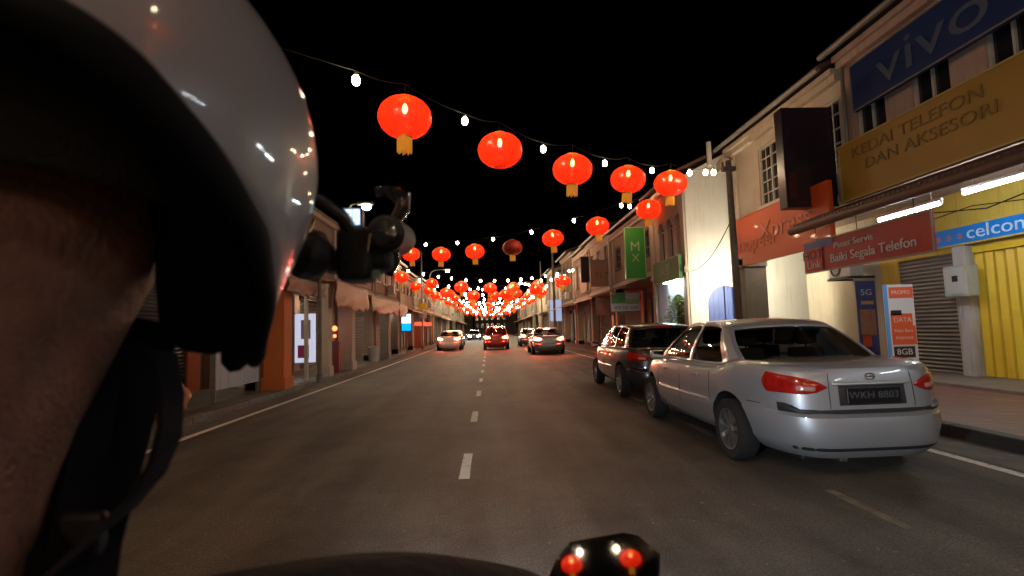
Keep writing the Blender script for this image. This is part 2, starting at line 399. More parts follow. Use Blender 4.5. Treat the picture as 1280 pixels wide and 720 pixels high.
def make_car(cfg, label, cat, paintm, group=None, lit=False, front_detail=True, detail=2, headlights=False, plate=None, glassm=None):
    """car with its rear bumper at y=0, pointing +y"""
    glassm = glassm or car_glass
    root = thing('car', label, cat, (0, 0, 0), group)
    L, W = cfg['L'], cfg['W']; yc = L*.5; hw = W/2; zb = .2
    deck = cfg['deck']; prof = cfg['prof']
    def pr(v):
        for a, b in zip(prof, prof[1:]):
            if v <= b[0]:
                t = (v-a[0])/(b[0]-a[0]); return [a[k] + (b[k]-a[k])*t for k in (1, 2, 3)]
        return list(prof[-1][1:])
    def pt(sx, sy, v, off=0.):
        n = 5.5 if sy < 0 else 4.2
        k = 1/(abs(sx)**n + abs(sy)**n)**(1/n)
        w, yr, yf = pr(v)
        ux, uy = sx*k, sy*k
        y = yc + uy*(yc - yr) if sy < 0 else yc + uy*(L - yc - yf)
        x = ux*hw*w*(1 - .07*((y-yc)/(L/2))**2)
        z = zb + v*(interp(deck, y) - zb)
        nx, ny = abs(ux)**(n-1)*(1 if ux > 0 else -1)/hw, abs(uy)**(n-1)*(1 if uy > 0 else -1)/(L/2)
        m = math.hypot(nx, ny)
        return Vector((x + off*nx/m, y + off*ny/m, z))
    N = 14 if detail > 1 else 8; ys = 30 if detail > 1 else 16
    per = [(-1 + 2*i/N, -1) for i in range(N)] + [(1, -1 + 2*i/ys) for i in range(ys)] + [(1 - 2*i/N, 1) for i in range(N)] + [(-1, 1 - 2*i/ys) for i in range(ys)]
    g = MB(); rings = [[pt(sx, sy, p[0]) for sx, sy in per] for p in prof]
    rs = g.loft(rings, cap=False)
    g.face(rs[0][::-1])
    # deck cap
    prev = rs[-1]; top = rings[-1]
    for c in (.9, .65, .35):
        new = []
        for i, p in enumerate(top):
            y = yc + (p.y - yc)*(c if True else 1); x = p.x*c
            new.append(g.bm.verts.new((x, y, interp(deck, y) + .028*(1-c*c))))
        for i in range(len(new)):
            j = (i+1) % len(new); g.face([prev[i], prev[j], new[j], new[i]])
        prev = new
    g.face(prev)
    body = g.build('body', [paintm, dark_m], root, smooth=True)
    # wheel wells
    ax = (cfg['rearax'], cfg['rearax'] + cfg['wb']); wr = .315
    cut = MB()
    for a in ax:
        for s in (-1, 1):
            cut.cyl((s*(hw-.34), a, wr+.02), (s*(hw+.2), a, wr+.02), wr+.055, n=36)
    co = cut.build('cut', dark_m)
    md = body.modifiers.new('b', 'BOOLEAN'); md.operation = 'DIFFERENCE'; md.object = co; md.solver = 'EXACT'; md.material_mode = 'TRANSFER'
    dg = bpy.context.evaluated_depsgraph_get()
    me = bpy.data.meshes.new_from_object(body.evaluated_get(dg)); body.modifiers.clear(); body.data = me
    for p in me.polygons: p.use_smooth = True
    me.set_sharp_from_angle(angle=R(32))
    bpy.data.objects.remove(co)
    for a in ax:
        for s in (-1, 1): wheel(root, s*(hw-.115), a, wr, .2, s, 9 if detail > 1 else 6)
    # cabin
    b = cfg['base']; rf = cfg['roof']; sr, sf = cfg['slope_r'], cfg['slope_f']
    if cfg['slope_r'] < .5:
        b = [.35, .60, 1.25, 1.33, 2.05, 2.13, 3.12, 3.36]
    lo, hi = b[0], b[-1]
    tlo, thi = lo + sr, hi - sf
    wbb, wt = cfg['wbse']*W/1.7, cfg['wt']*W/1.7
    def topy(y):
        return tlo + (y-lo)/(hi-lo)*(thi-tlo)
    def side(s, t, sd):
        """s along base 0..1 (rear to front), t up 0..1"""
        y0 = lo + s*(hi-lo); y1 = topy(y0)
        e = abs(2*s-1)
        z0 = interp(deck, y0) - .01; z1 = rf - .035 - .07*e**3
        y = y0 + (y1-y0)*t; z = z0 + (z1-z0)*t
        w0 = wbb*(1 - .10*max(0, 2*s-1)**2 - .10*max(0, 1-2*s)**2); w1 = wt*(1-.05*e**2)
        return Vector((sd*(w0 + (w1-w0)*t + .035*math.sin(math.pi*t)), y, z))
    def endp(x, t, fr):
        """x -1..1 across windscreen (fr=1) or rear screen (0)"""
        p = side(fr, t, 1)
        bow = (.13 if fr else .10)*(1 - x*x)*(1 - .35*t)
        return Vector((x*p.x, p.y + (bow if fr else -bow), p.z + (.035*t)*(1-x*x)))
    sb = [(v-lo)/(hi-lo) for v in b]
    g = MB(); gw = []
    T = [0, .07, .3, .55, .78, .9, 1]
    for sd in (-1, 1):
        cells = []
        for k in range(len(sb)-1):
            cells.append((sb[k], sb[k+1], k % 2 == 1 and k > 0))
        # cells: 0 = rear pillar, 1 = rear quarter glass ...
        for (a, c, gl) in cells:
            n = max(1, int((c-a)*14)) if gl else 2
            pane = MB()
            for i in range(n):
                u0, u1 = a+(c-a)*i/n, a+(c-a)*(i+1)/n
                for t0, t1 in zip(T, T[1:]):
                    q = [side(u0, t0, sd), side(u1, t0, sd), side(u1, t1, sd), side(u0, t1, sd)]
                    tgt = pane if (gl and t0 >= .06 and t1 <= .91) else g
                    tgt.face([tgt.bm.verts.new(p) for p in q])
            if gl: gw.append(('side_window', pane))
            else: pane.bm.free()
    X = [-1, -.93, -.7, -.45, -.2, 0, .2, .45, .7, .93, 1]
    for fr in (0, 1):
        pane = MB()
        for x0, x1 in zip(X, X[1:]):
            for t0, t1 in zip(T, T[1:]):
                q = [endp(x0, t0, fr), endp(x1, t0, fr), endp(x1, t1, fr), endp(x0, t1, fr)]
                inside = -.94 < x0 and x1 < .94 and (t0 >= .06 if fr else t0 >= 0) and t1 <= .91
                tgt = pane if inside else g
                tgt.face([tgt.bm.verts.new(p) for p in q])
        gw.append(('windscreen' if fr else 'rear_window', pane))
    def roof(u, v):
        x = -1 + 2*u
        p = side(v, 1, 1); e = endp(x, 1, 0); f = endp(x, 1, 1)
        y = e.y + (f.y-e.y)*v
        c = .035*(1-x*x)
        return Vector((x*p.x, y, p.z + c))
    g.grid(lambda u, v: roof(X[int(round(u*10))]*.5+.5, v), 10, 14)
    g.build('roof', paintm, root, smooth=True, weld=.006, solid=.022)
    for nm, pane in gw: pane.build(nm, glassm, root, smooth=2, weld=.004)
    # interior: two rows of seats and head rests, dashboard
    g = MB(); zs = interp(deck, 1.6)
    for sy in (lo + .62, lo + 1.55):
        for sx in (-.36, .36):
            g.rbox(sx-.2, sx+.2, sy-.05, sy+.06, zs-.05, zs+.16, .03)
            g.rbox(sx-.12, sx+.12, sy-.05, sy+.04, zs+.19, zs+.36, .035)
            g.cyl((sx, sy, zs+.1), (sx, sy, zs+.25), .012, n=6)
    g.build('seat_row', seat_m, root, smooth=True)
    g = MB(); g.rbox(-.62, .62, hi-.62, hi-.3, zs-.03, zs+.05, .02); g.build('dashboard', seat_m, root)
    # surface patches
    def patch(name, path, v0, v1, off, m, nv=4, taper=None, parent=None):
        g = MB(); n = len(path)-1
        def fn(u, v, o):
            i = min(int(u*n), n-1); f = u*n - i
            sx = path[i][0] + (path[i+1][0]-path[i][0])*f; sy = path[i][1] + (path[i+1][1]-path[i][1])*f
            a, b_ = (taper(u) if taper else (v0, v1))
            return pt(sx, sy, a + (b_-a)*v, o)
        nu = n*4
        A = [[g.bm.verts.new(fn(i/nu, j/nv, off if 0 < i < nu and 0 < j < nv else off*.35)) for i in range(nu+1)] for j in range(nv+1)]
        B = [[g.bm.verts.new(fn(i/nu, j/nv, -.01)) for i in range(nu+1)] for j in range(nv+1)]
        for G in (A, B):
            for j in range(nv):
                for i in range(nu): g.face([G[j][i], G[j][i+1], G[j+1][i+1], G[j+1][i]])
        for i in range(nu): g.face([A[0][i], A[0][i+1], B[0][i+1], B[0][i]]); g.face([A[nv][i], A[nv][i+1], B[nv][i+1], B[nv][i]])
        for j in range(nv): g.face([A[j][0], A[j+1][0], B[j+1][0], B[j][0]]); g.face([A[j][nu], A[j+1][nu], B[j+1][nu], B[j][nu]])
        return g.build(name, m, parent or root, smooth=True)
    red = emit('tail_lit', (1, .05, .02), 110) if lit else lens_red
    for s in (-1, 1):
        def tp(u):
            e = 1-(2*u-1)**6
            mid = .815 - .03*u; hh = (.118 - .030*u)*max(.12, e)
            return (mid-hh, mid+hh)
        o = patch('tail_light', [(s*1, -.90), (s*1, -.97), (s*.9, -1), (s*.48, -1)], 0, 0, .016, red, nv=6, taper=tp)
        patch('reverse_lens', [(s*.80, -1), (s*.57, -1)], .735, .80, .022, emit('tail_core', (1, .45, .25), 320) if lit else lens_clear, parent=o)
    if detail > 1:
        # bumper gap, lower valance, reflectors, trunk shut line, door lines
        patch('bumper_gap', [(-.97, -1), (-.7, -1), (.7, -1), (.97, -1)], 0, 0, .024, dark_m, taper=lambda u: (.497, .540 + .05*min(1, max(0, (abs(2*u-1)-.6)/.1))))
        patch('lower_valance', [(-.92, -1), (-.3, -1), (.3, -1), (.92, -1)], .09, .13, .008, dark_m, nv=2)
        for s in (-1, 1):
            for yy in (.02, .43):
                q = (yy)
                patch('door_line', [(s, q-.0022), (s, q+.0022)], .2, .985, .0025, dark_m, nv=6)
            patch('door_line', [(s, -.385), (s, -.38)], .5, .985, .0025, dark_m, nv=6)
            patch('trunk_line', [(s*.462, -1), (s*.456, -1)], .555, .99, .004, dark_m, nv=6)
            patch('bumper_line', [(s, -.87), (s, -.80), (s, -.745)], .545, .553, .004, dark_m, nv=2)
            patch('side_moulding', [(s, -.36), (s, .1), (s, .42)], .455, .505, .012, paintm, nv=3)
            for yy in (-.16, .32):
                hh = patch('door_handle', [(s, yy), (s, yy-.075)], .80, .835, .028, paintm, nv=3)
        # recess with plate
        patch('plate_recess', [(-.36, -1), (0, -1), (.36, -1)], .585, .80, .012, dark_m)
        patch('trunk_trim', [(-.42, -1), (0, -1), (.42, -1)], .806, .838, .045, mat('satin_silver', (.75, .75, .75), .3, metal=.5), nv=3)
        y0 = pt(0, -1, .7).y; z0 = pt(0, -1, .70).z
        g = MB(); g.rbox(-.24, .24, y0-.026, y0-.016, z0-.075, z0+.055, .003, 1); pl = g.build('number_plate', plate_m, root)
        if plate: text('plate_characters', plate, .085, face_mat((0, y0-.0268, z0-.005), (0, -1, 0)), glyph_m, pl, ext=.001, sx=1.15)
        # badge
        g = MB(); zz = pt(0, -1, .89); g.lathe([(.036, -.003), (.036, .005), (.027, .005), (.027, -.003)], 20, Matrix.Translation((0, zz.y-.004, zz.z)) @ Matrix.Rotation(R(90), 4, 'X') @ Matrix.Diagonal((1.3, .9, 1, 1)), closed=True)
        g.box(-.04, .04, -.002, .004, -.005, .005, M=Matrix.Translation((0, zz.y-.004, zz.z)))
        g.build('badge', chrome, root)
        g = MB(); g.rbox(-.3, -.22, .12, .3, .16, .2, .015); g.build('exhaust_pipe', mat('exhaust_steel', (.2, .19, .18), .4, metal=.9), root)
    for s in (-1, 1):
        patch('headlight', [(s*1, .86), (s*1, 1), (s*.72, 1), (s*.5, 1)], .60, .84, .012, emit('headlamp_lit', (.9, .95, 1), 220) if headlights else head_m)
        # door mirrors
        my = hi - .48
        g = MB(); mx_ = s*(hw+.05); g.rbox(mx_-.09, mx_+.09, my-.05, my+.07, .93, 1.06, .035); g.cyl((s*(hw-.12), my, .95), (mx_, my, .98), .022, n=8)
        mm = g.build('door_mirror', paintm, root, smooth=True)
        g = MB(); g.rbox(mx_-.075, mx_+.075, my-.056, my-.051, .945, 1.045, .002, 1); g.build('mirror_glass', chrome, mm)
    patch('grille', [(-.42, 1), (0, 1), (.42, 1)], .60, .74, .006, dark_m)
    patch('front_intake', [(-.5, 1), (0, 1), (.5, 1)], .2, .36, .006, dark_m)
    g = MB(); g.rbox(-.5*hw/.85, .5*hw/.85, .3, L-.3, .14, .24, .03); g.build('underbody', dark_m, root)
    if lit or cfg is not SEDAN:
        p = endp(0, .93, 0); g = MB(); g.rbox(-.16, .16, p.y-.035, p.y, p.z-.02, p.z+.01, .006); g.build('brake_light', red, root)
    return root
def place(o, x, y, rz=0):
    o.location = (x, y, 0); o.rotation_euler = (0, 0, rz); return o
silver = mat('silver_paint', (.36, .365, .385), .40, metal=.5, coat=.9, var=.04, scale=3)
grey_paint = mat('dark_grey_paint', (.045, .042, .042), .3, metal=.5, coat=.9)
white_paint = mat('white_paint', (.62, .60, .58), .3, coat=.9)
red_paint = mat('dark_red_paint', (.30, .02, .015), .3, metal=.3, coat=.9)
grp = 'cars on the street'
c1 = place(make_car(SEDAN, 'silver four-door saloon parked at the right kerb, the nearest car', 'car', silver, grp, plate='WKH 8803'), 3.36, 4.45, R(.3))
c2 = place(make_car(HATCH, 'dark grey hatchback parked directly in front of the silver saloon', 'car', grey_paint, grp, detail=2, plate='BJM 4172'), 3.45, 9.75, R(-1.2))
c3 = place(make_car(SUV, 'red-lit car braking in the middle of the road ahead', 'car', red_paint, grp, lit=True, detail=1), .45, 36)
c4 = place(make_car(SEDAN, 'silver-grey car with lit tail lamps at the right side beyond the dark hatchback', 'car', mat('mid_grey_paint', (.2, .2, .2), .3, metal=.5, coat=.9), grp, lit=True, detail=1), 3.15, 27.5)
c5 = place(make_car(SEDAN, 'white car with orange lamps stopped at the left side of the road', 'car', white_paint, grp, lit=True, detail=1), -2.95, 37.5)
for k in range(2):
    c = copy_tree(c5 if k else c4); c.location = ((3.3, 41, 0), (-3.3, 47, 0))[k]
    c['label'] = ('grey car parked on the right, the farther of two with lit lamps', 'pale car beyond the white one on the left, half hidden')[k]
c6 = place(make_car(HATCH, 'oncoming car far down the street with glaring white headlights', 'car', mat('dusk_blue_paint', (.05, .06, .09), .3, metal=.4, coat=.9), grp, detail=1, headlights=True), -2.1, 74, R(180))
# -------------------------------------------------------------- buildings
cream = mat('cream_plaster', (.50, .41, .31), .85, var=.12, scale=1.2, bump=.15, streak=.45)
pinkw = mat('pink_plaster', (.42, .29, .23), .85, var=.15, scale=1.2, bump=.15, streak=.5)
whitew = mat('white_plaster', (.66, .64, .57), .85, var=.06, scale=1, bump=.12, streak=.35)
greyw = mat('grey_plaster', (.30, .28, .25), .85, var=.15, scale=1.2, bump=.15, streak=.5)
brownw = mat('brown_plaster', (.26, .19, .14), .85, var=.2, scale=1.2, bump=.15, streak=.5)
yelloww = mat('yellow_paint_wall', (.62, .44, .07), .7, var=.1, scale=1.5, bump=.1, streak=.35)
orangew = mat('orange_paint_wall', (.55, .13, .02), .65, var=.12, scale=1.5, bump=.1, streak=.3)
bluew = mat('pale_blue_plaster', (.50, .58, .72), .8, var=.08, scale=1.5, bump=.1, streak=.3)
ac_m = mat('ac_case_white', (.42, .42, .39), .5, var=.15, streak=.5)
roof_m = striped('clay_tile_roof', (.16, .075, .05), 'Y', 3.2, .8, .9, dark=.45, var=.3)
trim = mat('trim_plaster', (.50, .42, .34), .8, var=.1, scale=2, bump=.1, streak=.35)
win_dark = mat('window_dark_glass', (.015, .015, .018), .12, coat=.5)
frame_w = mat('window_frame_white', (.5, .46, .4), .6, var=.15, scale=6)
frame_b = mat('window_frame_brown', (.09, .055, .04), .6, var=.2, scale=6)
shut_grey = striped('roller_shutter_grey', (.30, .28, .26), 'Z', 3.6, .8, .5, .3, dark=.55)
shut_yel = striped('folding_gate_yellow', (.62, .43, .05), 'Y', 1.9, 1., .5, .1, dark=.6)
shut_brown = striped('roller_shutter_brown', (.13, .10, .08), 'Z', 3.6, .8, .55, .2, dark=.55)
corr = striped('corrugated_canopy', (.12, .06, .045), 'Y', 3., 1., .7, dark=.6, var=.2)
tarp_m = mat('salmon_tarpaulin', (.55, .24, .14), .55, var=.25, scale=2.5, bump=.3, streak=.3)
steel = mat('galvanised_steel', (.25, .24, .22), .5, metal=.6, var=.2, scale=10)
pole_m = mat('weathered_pole', (.16, .13, .10), .8, var=.3, scale=6, bump=.3)
wire_m = mat('black_wire', (.004, .004, .004), .9)

def wall_holes(g, X0, X1, y0, y1, z0, z1, holes, mi=0):
    ys = sorted({y0, y1, *[h[0] for h in holes], *[h[1] for h in holes]}); zs = sorted({z0, z1, *[h[2] for h in holes], *[h[3] for h in holes]})
    for a, b in zip(ys, ys[1:]):
        run = None
        for c, d in zip(zs, zs[1:]):
            my, mz = (a+b)/2, (c+d)/2
            if any(h[0] < my < h[1] and h[2] < mz < h[3] for h in holes): 
                if run: g.box(X0, X1, a, b, run[0], run[1], mi); run = None
                continue
            run = (run[0], d) if run else (c, d)
        if run: g.box(X0, X1, a, b, run[0], run[1], mi)
def window(root, s, X, y0, y1, z0, z1, fm, gm=win_dark, style='casement', depth=.12):
    """X = outer face of wall; window recessed into the opening"""
    Xa, Xb = X + s*.05, X + s*.10
    f = .05
    g = MB()
    g.box(Xa, Xb, y0, y0+f, z0, z1); g.box(Xa, Xb, y1-f, y1, z0, z1)
    g.box(Xa, Xb, y0+f, y1-f, z0, z0+f); g.box(Xa, Xb, y0+f, y1-f, z1-f, z1)
    yc = (y0+y1)/2
    if style == 'casement':
        g.box(Xa, Xb, yc-.03, yc+.03, z0+f, z1-f)
        nz = max(2, int((z1-z0)/.32))
        for k in range(1, nz):
            z = z0+(z1-z0)*k/nz
            for a, b in ((y0+f, yc-.03), (yc+.03, y1-f)): g.box(Xa+s*.01, Xb-s*.01, a, b, z-.018, z+.018)
        for a, b in ((y0+f, yc-.03), (yc+.03, y1-f)): g.box(Xa+s*.012, Xb-s*.012, (a+b)/2-.012, (a+b)/2+.012, z0+f, z1-f)
    elif style == 'louvre':
        n = int((z1-z0-.1)/.09)
        for k in range(n):
            z = z0+f+.03+k*.09
            g.box(Xa, Xb-s*.01, y0+f, yc-.02, z, z+.055); g.box(Xa, Xb-s*.01, yc+.02, y1-f, z, z+.055)
        g.box(Xa, Xb, yc-.02, yc+.02, z0+f, z1-f)
    else:
        g.box(Xa, Xb, yc-.02, yc+.02, z0+f, z1-f); zz = z0+(z1-z0)*.7; g.box(Xa+s*.01, Xb-s*.01, y0+f, y1-f, zz-.02, zz+.02)
    g.box(X - s*.07, X + s*.001, y0-.06, y1+.06, z0-.09, z0-.005)
    w = g.build('window', fm, root)
    g = MB(); g.box(Xb+s*.002, Xb+s*.012, y0, y1, z0, z1); g.build('pane', gm, w)
    return w
def shophouse(s, xf, y0, y1, h, wm, label, wins=3, wstyle='casement', fm=frame_b, hs=3.2, setback=1.7, front=shut_grey, canopy=None, canopy_x=1.1, name='shophouse', cat='shophouse',
              group=None, roofrise=1.7, base=.13, pil=None, depth=9, eave=.55, ground=True, sill=None, cornice=True, winz=None, fwall=None, low=True, pils=(0, 1), wys=None, acs=False):
    pil = pil or trim
    X = lambda d: s*(xf+d)
    root = thing(name, label, cat, (X(0), (y0+y1)/2, 0), group)
    e = .004
    g = MB(); holes = []
    W = y1-y0; ww = min(1.0, W/(wins+.6)*.62) if wins else 0
    z0, z1 = winz or (hs+.95, h-.75)
    if wys: holes = [(a, b, z0, z1) for a, b in wys]; wins = 0
    for k in range(wins):
        c = y0 + W*(k+.5)/wins; holes.append((c-ww/2, c+ww/2, z0, z1))
    wall_holes(g, X(0), X(.22), y0+e, y1-e, hs, h, holes)
    g.box(X(.222), X(depth), y0+e, y0+.2, hs, h-.01); g.box(X(.222), X(depth), y1-.2, y1-e, hs, h-.01)
    if low: g.box(X(setback+.155), X(depth), y0+e, y0+.2, base-.1, hs-.001); g.box(X(setback+.155), X(depth), y1-.2, y1-e, base-.1, hs-.001)
    g.box(X(depth), X(depth-.2), y0+.203, y1-.203, base-.1, h-.01)
    g.box(X(.225), X(depth-.21), y0+.203, y1-.203, hs-.02, hs+.16)
    g.build('wall', wm, root)
    # mouldings
    if cornice:
        g = MB(); g.box(X(-.10), X(-.002), y0+e, y1-e, hs+.02, hs+.2); g.build('string_course', pil, root, bevel=.012); g = MB()
        g.box(X(-.16), X(-.002), y0+e, y1-e, h-.3, h-.14); g.box(X(-.24), X(-.002), y0+e, y1-e, h-.138, h-.01)
        g.build('cornice', pil, root, bevel=.012)
    for k, (a, b, c, d) in enumerate(holes): window(root, s, X(0), a, b, c, d, fm, style=wstyle)
    for yy in [(y0+e, y1-.4)[q] for q in pils]:
        g = MB(); g.box(X(0.003), X(.4), yy, yy+.39, base, hs-.003); g.box(X(-.04), X(.44), yy-.0, yy+.395, base+.003, base+.3)
        g.box(X(-.05), X(.45), yy-.0, yy+.395, hs-.25, hs-.005); g.build('pillar', pil, root, bevel=.01)
        g = MB(); g.box(X(-.075), X(-.101+.1-.004), yy+.01, yy+.33, hs+.305, h-.305); g.build('pilaster', pil, root, bevel=.01)
    # roof with eaves
    g = MB(); r = xf
    zc = h + roofrise; th = .09
    A = [(X(-eave), h-.02), (X(depth/2), zc), (X(depth+.3), h-.02)]
    g.loft([[Vector((x, yy, z)) for x, z in A] + [Vector((x, yy, z+th)) for x, z in A[::-1]] for yy in (y0+.002, y1-.002)])
    g.build('roof', roof_m, root)
    g = MB(); g.loft([[Vector((X(.02), yy, h-.008)), Vector((X(depth-.02), yy, h-.008)), Vector((X(depth/2), yy, zc-.05))] for yy in (y0+.01, y0+.19)])
    g.loft([[Vector((X(.02), yy, h-.008)), Vector((X(depth-.02), yy, h-.008)), Vector((X(depth/2), yy, zc-.05))] for yy in (y1-.19, y1-.01)]); g.build('gable', wm, root)
    g = MB(); xg = X(-eave-.01); g.tube([(xg, y0+.01, h-.03), (xg, y1-.01, h-.03)], .065, 8); g.build('gutter', steel, root, smooth=True)
    g = MB(); g.tube([(X(-.1), y1-.12, h-.3), (X(-.1), y1-.12, hs+.1)] + ([(X(-.1), y1-.12, .25)] if 1 in pils else []), .04, 8); g.build('downpipe', steel, root, smooth=True)
    if ground:
        g = MB(); oy = (y0+.75, y1-.75)
        wall_holes(g, X(setback), X(setback+.15), y0+.203, y1-.203, base, hs-.023, [(oy[0], oy[1], base, 2.75)])
        g.build('shopfront', fwall or wm, root)
        g = MB(); g.box(X(setback+.05), X(setback+.1), oy[0], oy[1], base+.003, 2.75)
        g.build('roller_shutter', front, root)
        g = MB(); g.box(X(setback-.2), X(setback-.003), oy[0]-.1, oy[1]+.1, 2.752, 3.05); g.build('shutter_box', front, root, bevel=.02)
    if acs:
        rr_ = random.Random(int(y0*7)); yy = y0+W*(.5 if wins % 2 == 0 else .34); zz = hs+.42
        g = MB(); g.rbox(min(X(-.12), X(-.42)), max(X(-.12), X(-.42)), yy-.36, yy+.36, zz, zz+.5, .02)
        ac = g.build('air_conditioner', ac_m, root)
        g = MB(); g.lathe([(.14, -.006), (.19, -.006), (.19, .008), (.14, .008)], 20, Matrix.Translation((X(-.425), yy+.1, zz+.25)) @ Matrix.Rotation(R(90), 4, 'Y'), closed=True)
        for k in range(5): g.box(X(-.421), X(-.429), yy-.06, yy+.26, zz+.11+k*.065, zz+.12+k*.065)
        g.build('fan_grille', dark_m, ac)
        g = MB(); g.tube([(X(-.03), y0+.4, hs+.32), (X(-.03), y0+W*.3, hs+.36), (X(-.03), yy, hs+.33), (X(-.03), y1-.3, hs+.38), (X(-.03), y1-.25, h-.4)], .012, 5); g.build('wall_cable', wire_m, root)
    if canopy:
        g = MB(); zt = hs-.02
        g.loft([[Vector((X(-.105), yy, zt)), Vector((X(-canopy_x), yy, zt-.32)), Vector((X(-canopy_x), yy, zt-.38)), Vector((X(-.105), yy, zt-.06))] for yy in (y0+.05, y1-.05)])
        g.build('canopy', canopy, root)
    return root
def signboard(name, label, s, X, y0, y1, z0, z1, m, edge=None, th=.1, lines=(), tm=None, cat='sign', tilt=0, group=None):
    """board parallel to the street. X = face; lines: (text, size, yfrac, zfrac, material)"""
    root = thing(name, label, cat, (X, (y0+y1)/2, z0), group)
    g = MB(); g.rbox(min(X, X+s*th), max(X, X+s*th), y0, y1, z0, z1, .012, 1); g.build('panel', m, root)
    e = .03; g = MB(); f = (X-s*.014, X-s*.0)
    g.box(*f, y0-.001, y1+.001, z0-.001, z0+e); g.box(*f, y0-.001, y1+.001, z1-e, z1+.001); g.box(*f, y0-.001, y0+e, z0+e, z1-e); g.box(*f, y1-e, y1+.001, z0+e, z1-e)
    g.build('border', edge or steel, root)
    for ln in lines:
        b, size, fy, fz, m2 = ln[:5]; sx = ln[5] if len(ln) > 5 else 1
        # reading direction: right side reads towards -y
        yy = (y1 - (y1-y0)*fy) if s > 0 else (y0 + (y1-y0)*fy)
        text('lettering', b, size, face_mat((X-s*.012, yy, z0+(z1-z0)*fz), (-s, 0, 0)), m2, root, ext=.006, sx=sx)
    return root
def blade(name, label, x0, x1, Y, z0, z1, m, lines=(), th=.16, edge=None, cat='sign', arm=None):
    """board across the pavement, facing the camera side (-y)"""
    root = thing(name, label, cat, ((x0+x1)/2, Y, z0))
    g = MB(); g.rbox(x0, x1, Y, Y+th, z0, z1, .015, 2); g.build('panel', m, root)
    g = MB(); e = .03
    for a in ((x0-.002, x1+.002, z0-.002, z0+e), (x0-.002, x1+.002, z1-e, z1+.002)): g.box(a[0], a[1], Y-.012, Y-.001, a[2], a[3])
    for a in ((x0-.002, x0+e), (x1-e, x1+.002)): g.box(a[0], a[1], Y-.012, Y-.001, z0+e, z1-e)
    g.build('border', edge or steel, root)
    if arm:
        g = MB()
        for z in (z0+.2, z1-.2): g.cyl((arm, Y+th/2, z), (x1 if arm > x1 else x0, Y+th/2, z), .025, n=8)
        g.build('bracket', steel, root)
    for b, size, fx, fz, m2 in lines:
        text('lettering', b, size, face_mat((x0+(x1-x0)*fx, Y-.012, z0+(z1-z0)*fz), (0, -1, 0)), m2, root, ext=.004)
    return root
w_let = mat('letter_white', (.6, .56, .55), .5); p_let = mat('letter_pinkish', (.60, .20, .12), .5)
d_let = mat('letter_dark', (.20, .115, .03), .6); y_let = mat('letter_yellow', (.7, .55, .1), .5); k_let = mat('letter_black', (.015, .015, .02), .5)

# --- B1: cream shophouse with orange sign
B1 = shophouse(1, 8.0, 10.9, 16.3, 7.05, cream, 'cream two-storey shophouse with white latticed windows behind the orange sign', wins=2, wys=[(11.05, 12.25), (13.4, 14.6)], ground=False, low=False, pils=(1,), fm=frame_w, hs=4.0, setback=1.8, front=shut_grey,
               winz=(4.75, 6.45), pil=cream, base=.18, eave=.5, fwall=mat('beige_plaster', (.45, .40, .30), .85, var=.1, scale=1, bump=.1, streak=.3), depth=8)
g = MB(); g.box(9.8, 9.95, 12.52, 15.55, .2, 3.98); g.box(9.955, 16, 15.35, 15.55, .2, 3.98); g.build('shopfront', MATS['beige_plaster'], B1)
g = MB(); g.box(7.35, 8.0, 14.55, 15.0, .15, 3.98); g.box(7.3, 8.02, 14.5, 15.05, 3.0, 3.25); g.box(7.32, 8.01, 14.52, 15.03, .153, .45)
g.build('front_pillar', mat('dim_grey_plaster', (.24, .23, .21), .85, var=.15, scale=2, bump=.2, streak=.4), B1, bevel=.012)
# scroll corbel under the eave at the far corner and white fascia stub
g = MB(); g.lathe([(.001, -.14), (.17, -.14), (.19, -.1), (.19, .1), (.17, .14), (.001, .14)], 20, Matrix.Translation((7.72, 16.15, 6.55)) @ Matrix.Rotation(R(90), 4, 'X'))
g.box(7.55, 7.99, 15.95, 16.35, 6.3, 6.62); g.build('corbel', cream, B1, bevel=.015)
g = MB(); g.box(7.28, 7.4, 16.3, 16.42, 6.55, 7.35); g.build('fascia_end', whitew, B1, bevel=.01)
# --- B2: pinkish shophouse with blue and yellow signs
B2 = shophouse(1, 8.0, 3.6, 10.85, 7.25, pinkw, 'pinkish shophouse with yellow ground floor carrying the big yellow and blue signs', wins=5, low=False, pils=(0,), fm=frame_w, wstyle='cross', hs=4.0, setback=1.8, ground=False,
               winz=(5.25, 6.35), pil=pinkw, base=.18, eave=.5, depth=8)
g = MB(); wall_holes(g, 9.8, 9.95, 3.603, 12.515, .2, 3.98, [(3.75, 6.5, .2, 2.75), (6.85, 9.98, .2, 2.68), (10.35, 11.98, .2, 2.75)])
g.build('shopfront', yelloww, B2)
g = MB(); g.box(9.85, 9.9, 10.35, 11.98, .203, 2.75); g.build('roller_shutter', shut_grey, B2)
g = MB()
rnd = random.Random(3)
for k in range(30):   # folding gate leaves, zig-zag
    y = 6.85+k*.104
    g.loft([[Vector((9.80+(.05 if k % 2 else 0), y, z)), Vector((9.80+(0 if k % 2 else .05), y+.105, z)), Vector((9.83+(0 if k % 2 else .05), y+.105, z)), Vector((9.83+(.05 if k % 2 else 0), y, z))] for z in (.21, 2.66)])
g.box(9.74, 9.797, 6.8, 9.97, 2.663, 2.78)
g.build('folding_gate', mat('gate_yellow', (.78, .52, .03), .5, var=.12, scale=3, streak=.3), B2)
g = MB(); g.box(9.85, 9.9, 3.75, 6.5, .203, 2.75); g.build('roller_shutter', shut_grey, B2)
g = MB(); g.box(9.62, 9.797, 10.0, 10.3, .2, 2.84); g.build('wall_pier', mat('dirty_white_plaster', (.50, .49, .46), .85, var=.15, scale=2, bump=.2, streak=.8), B2, bevel=.01)
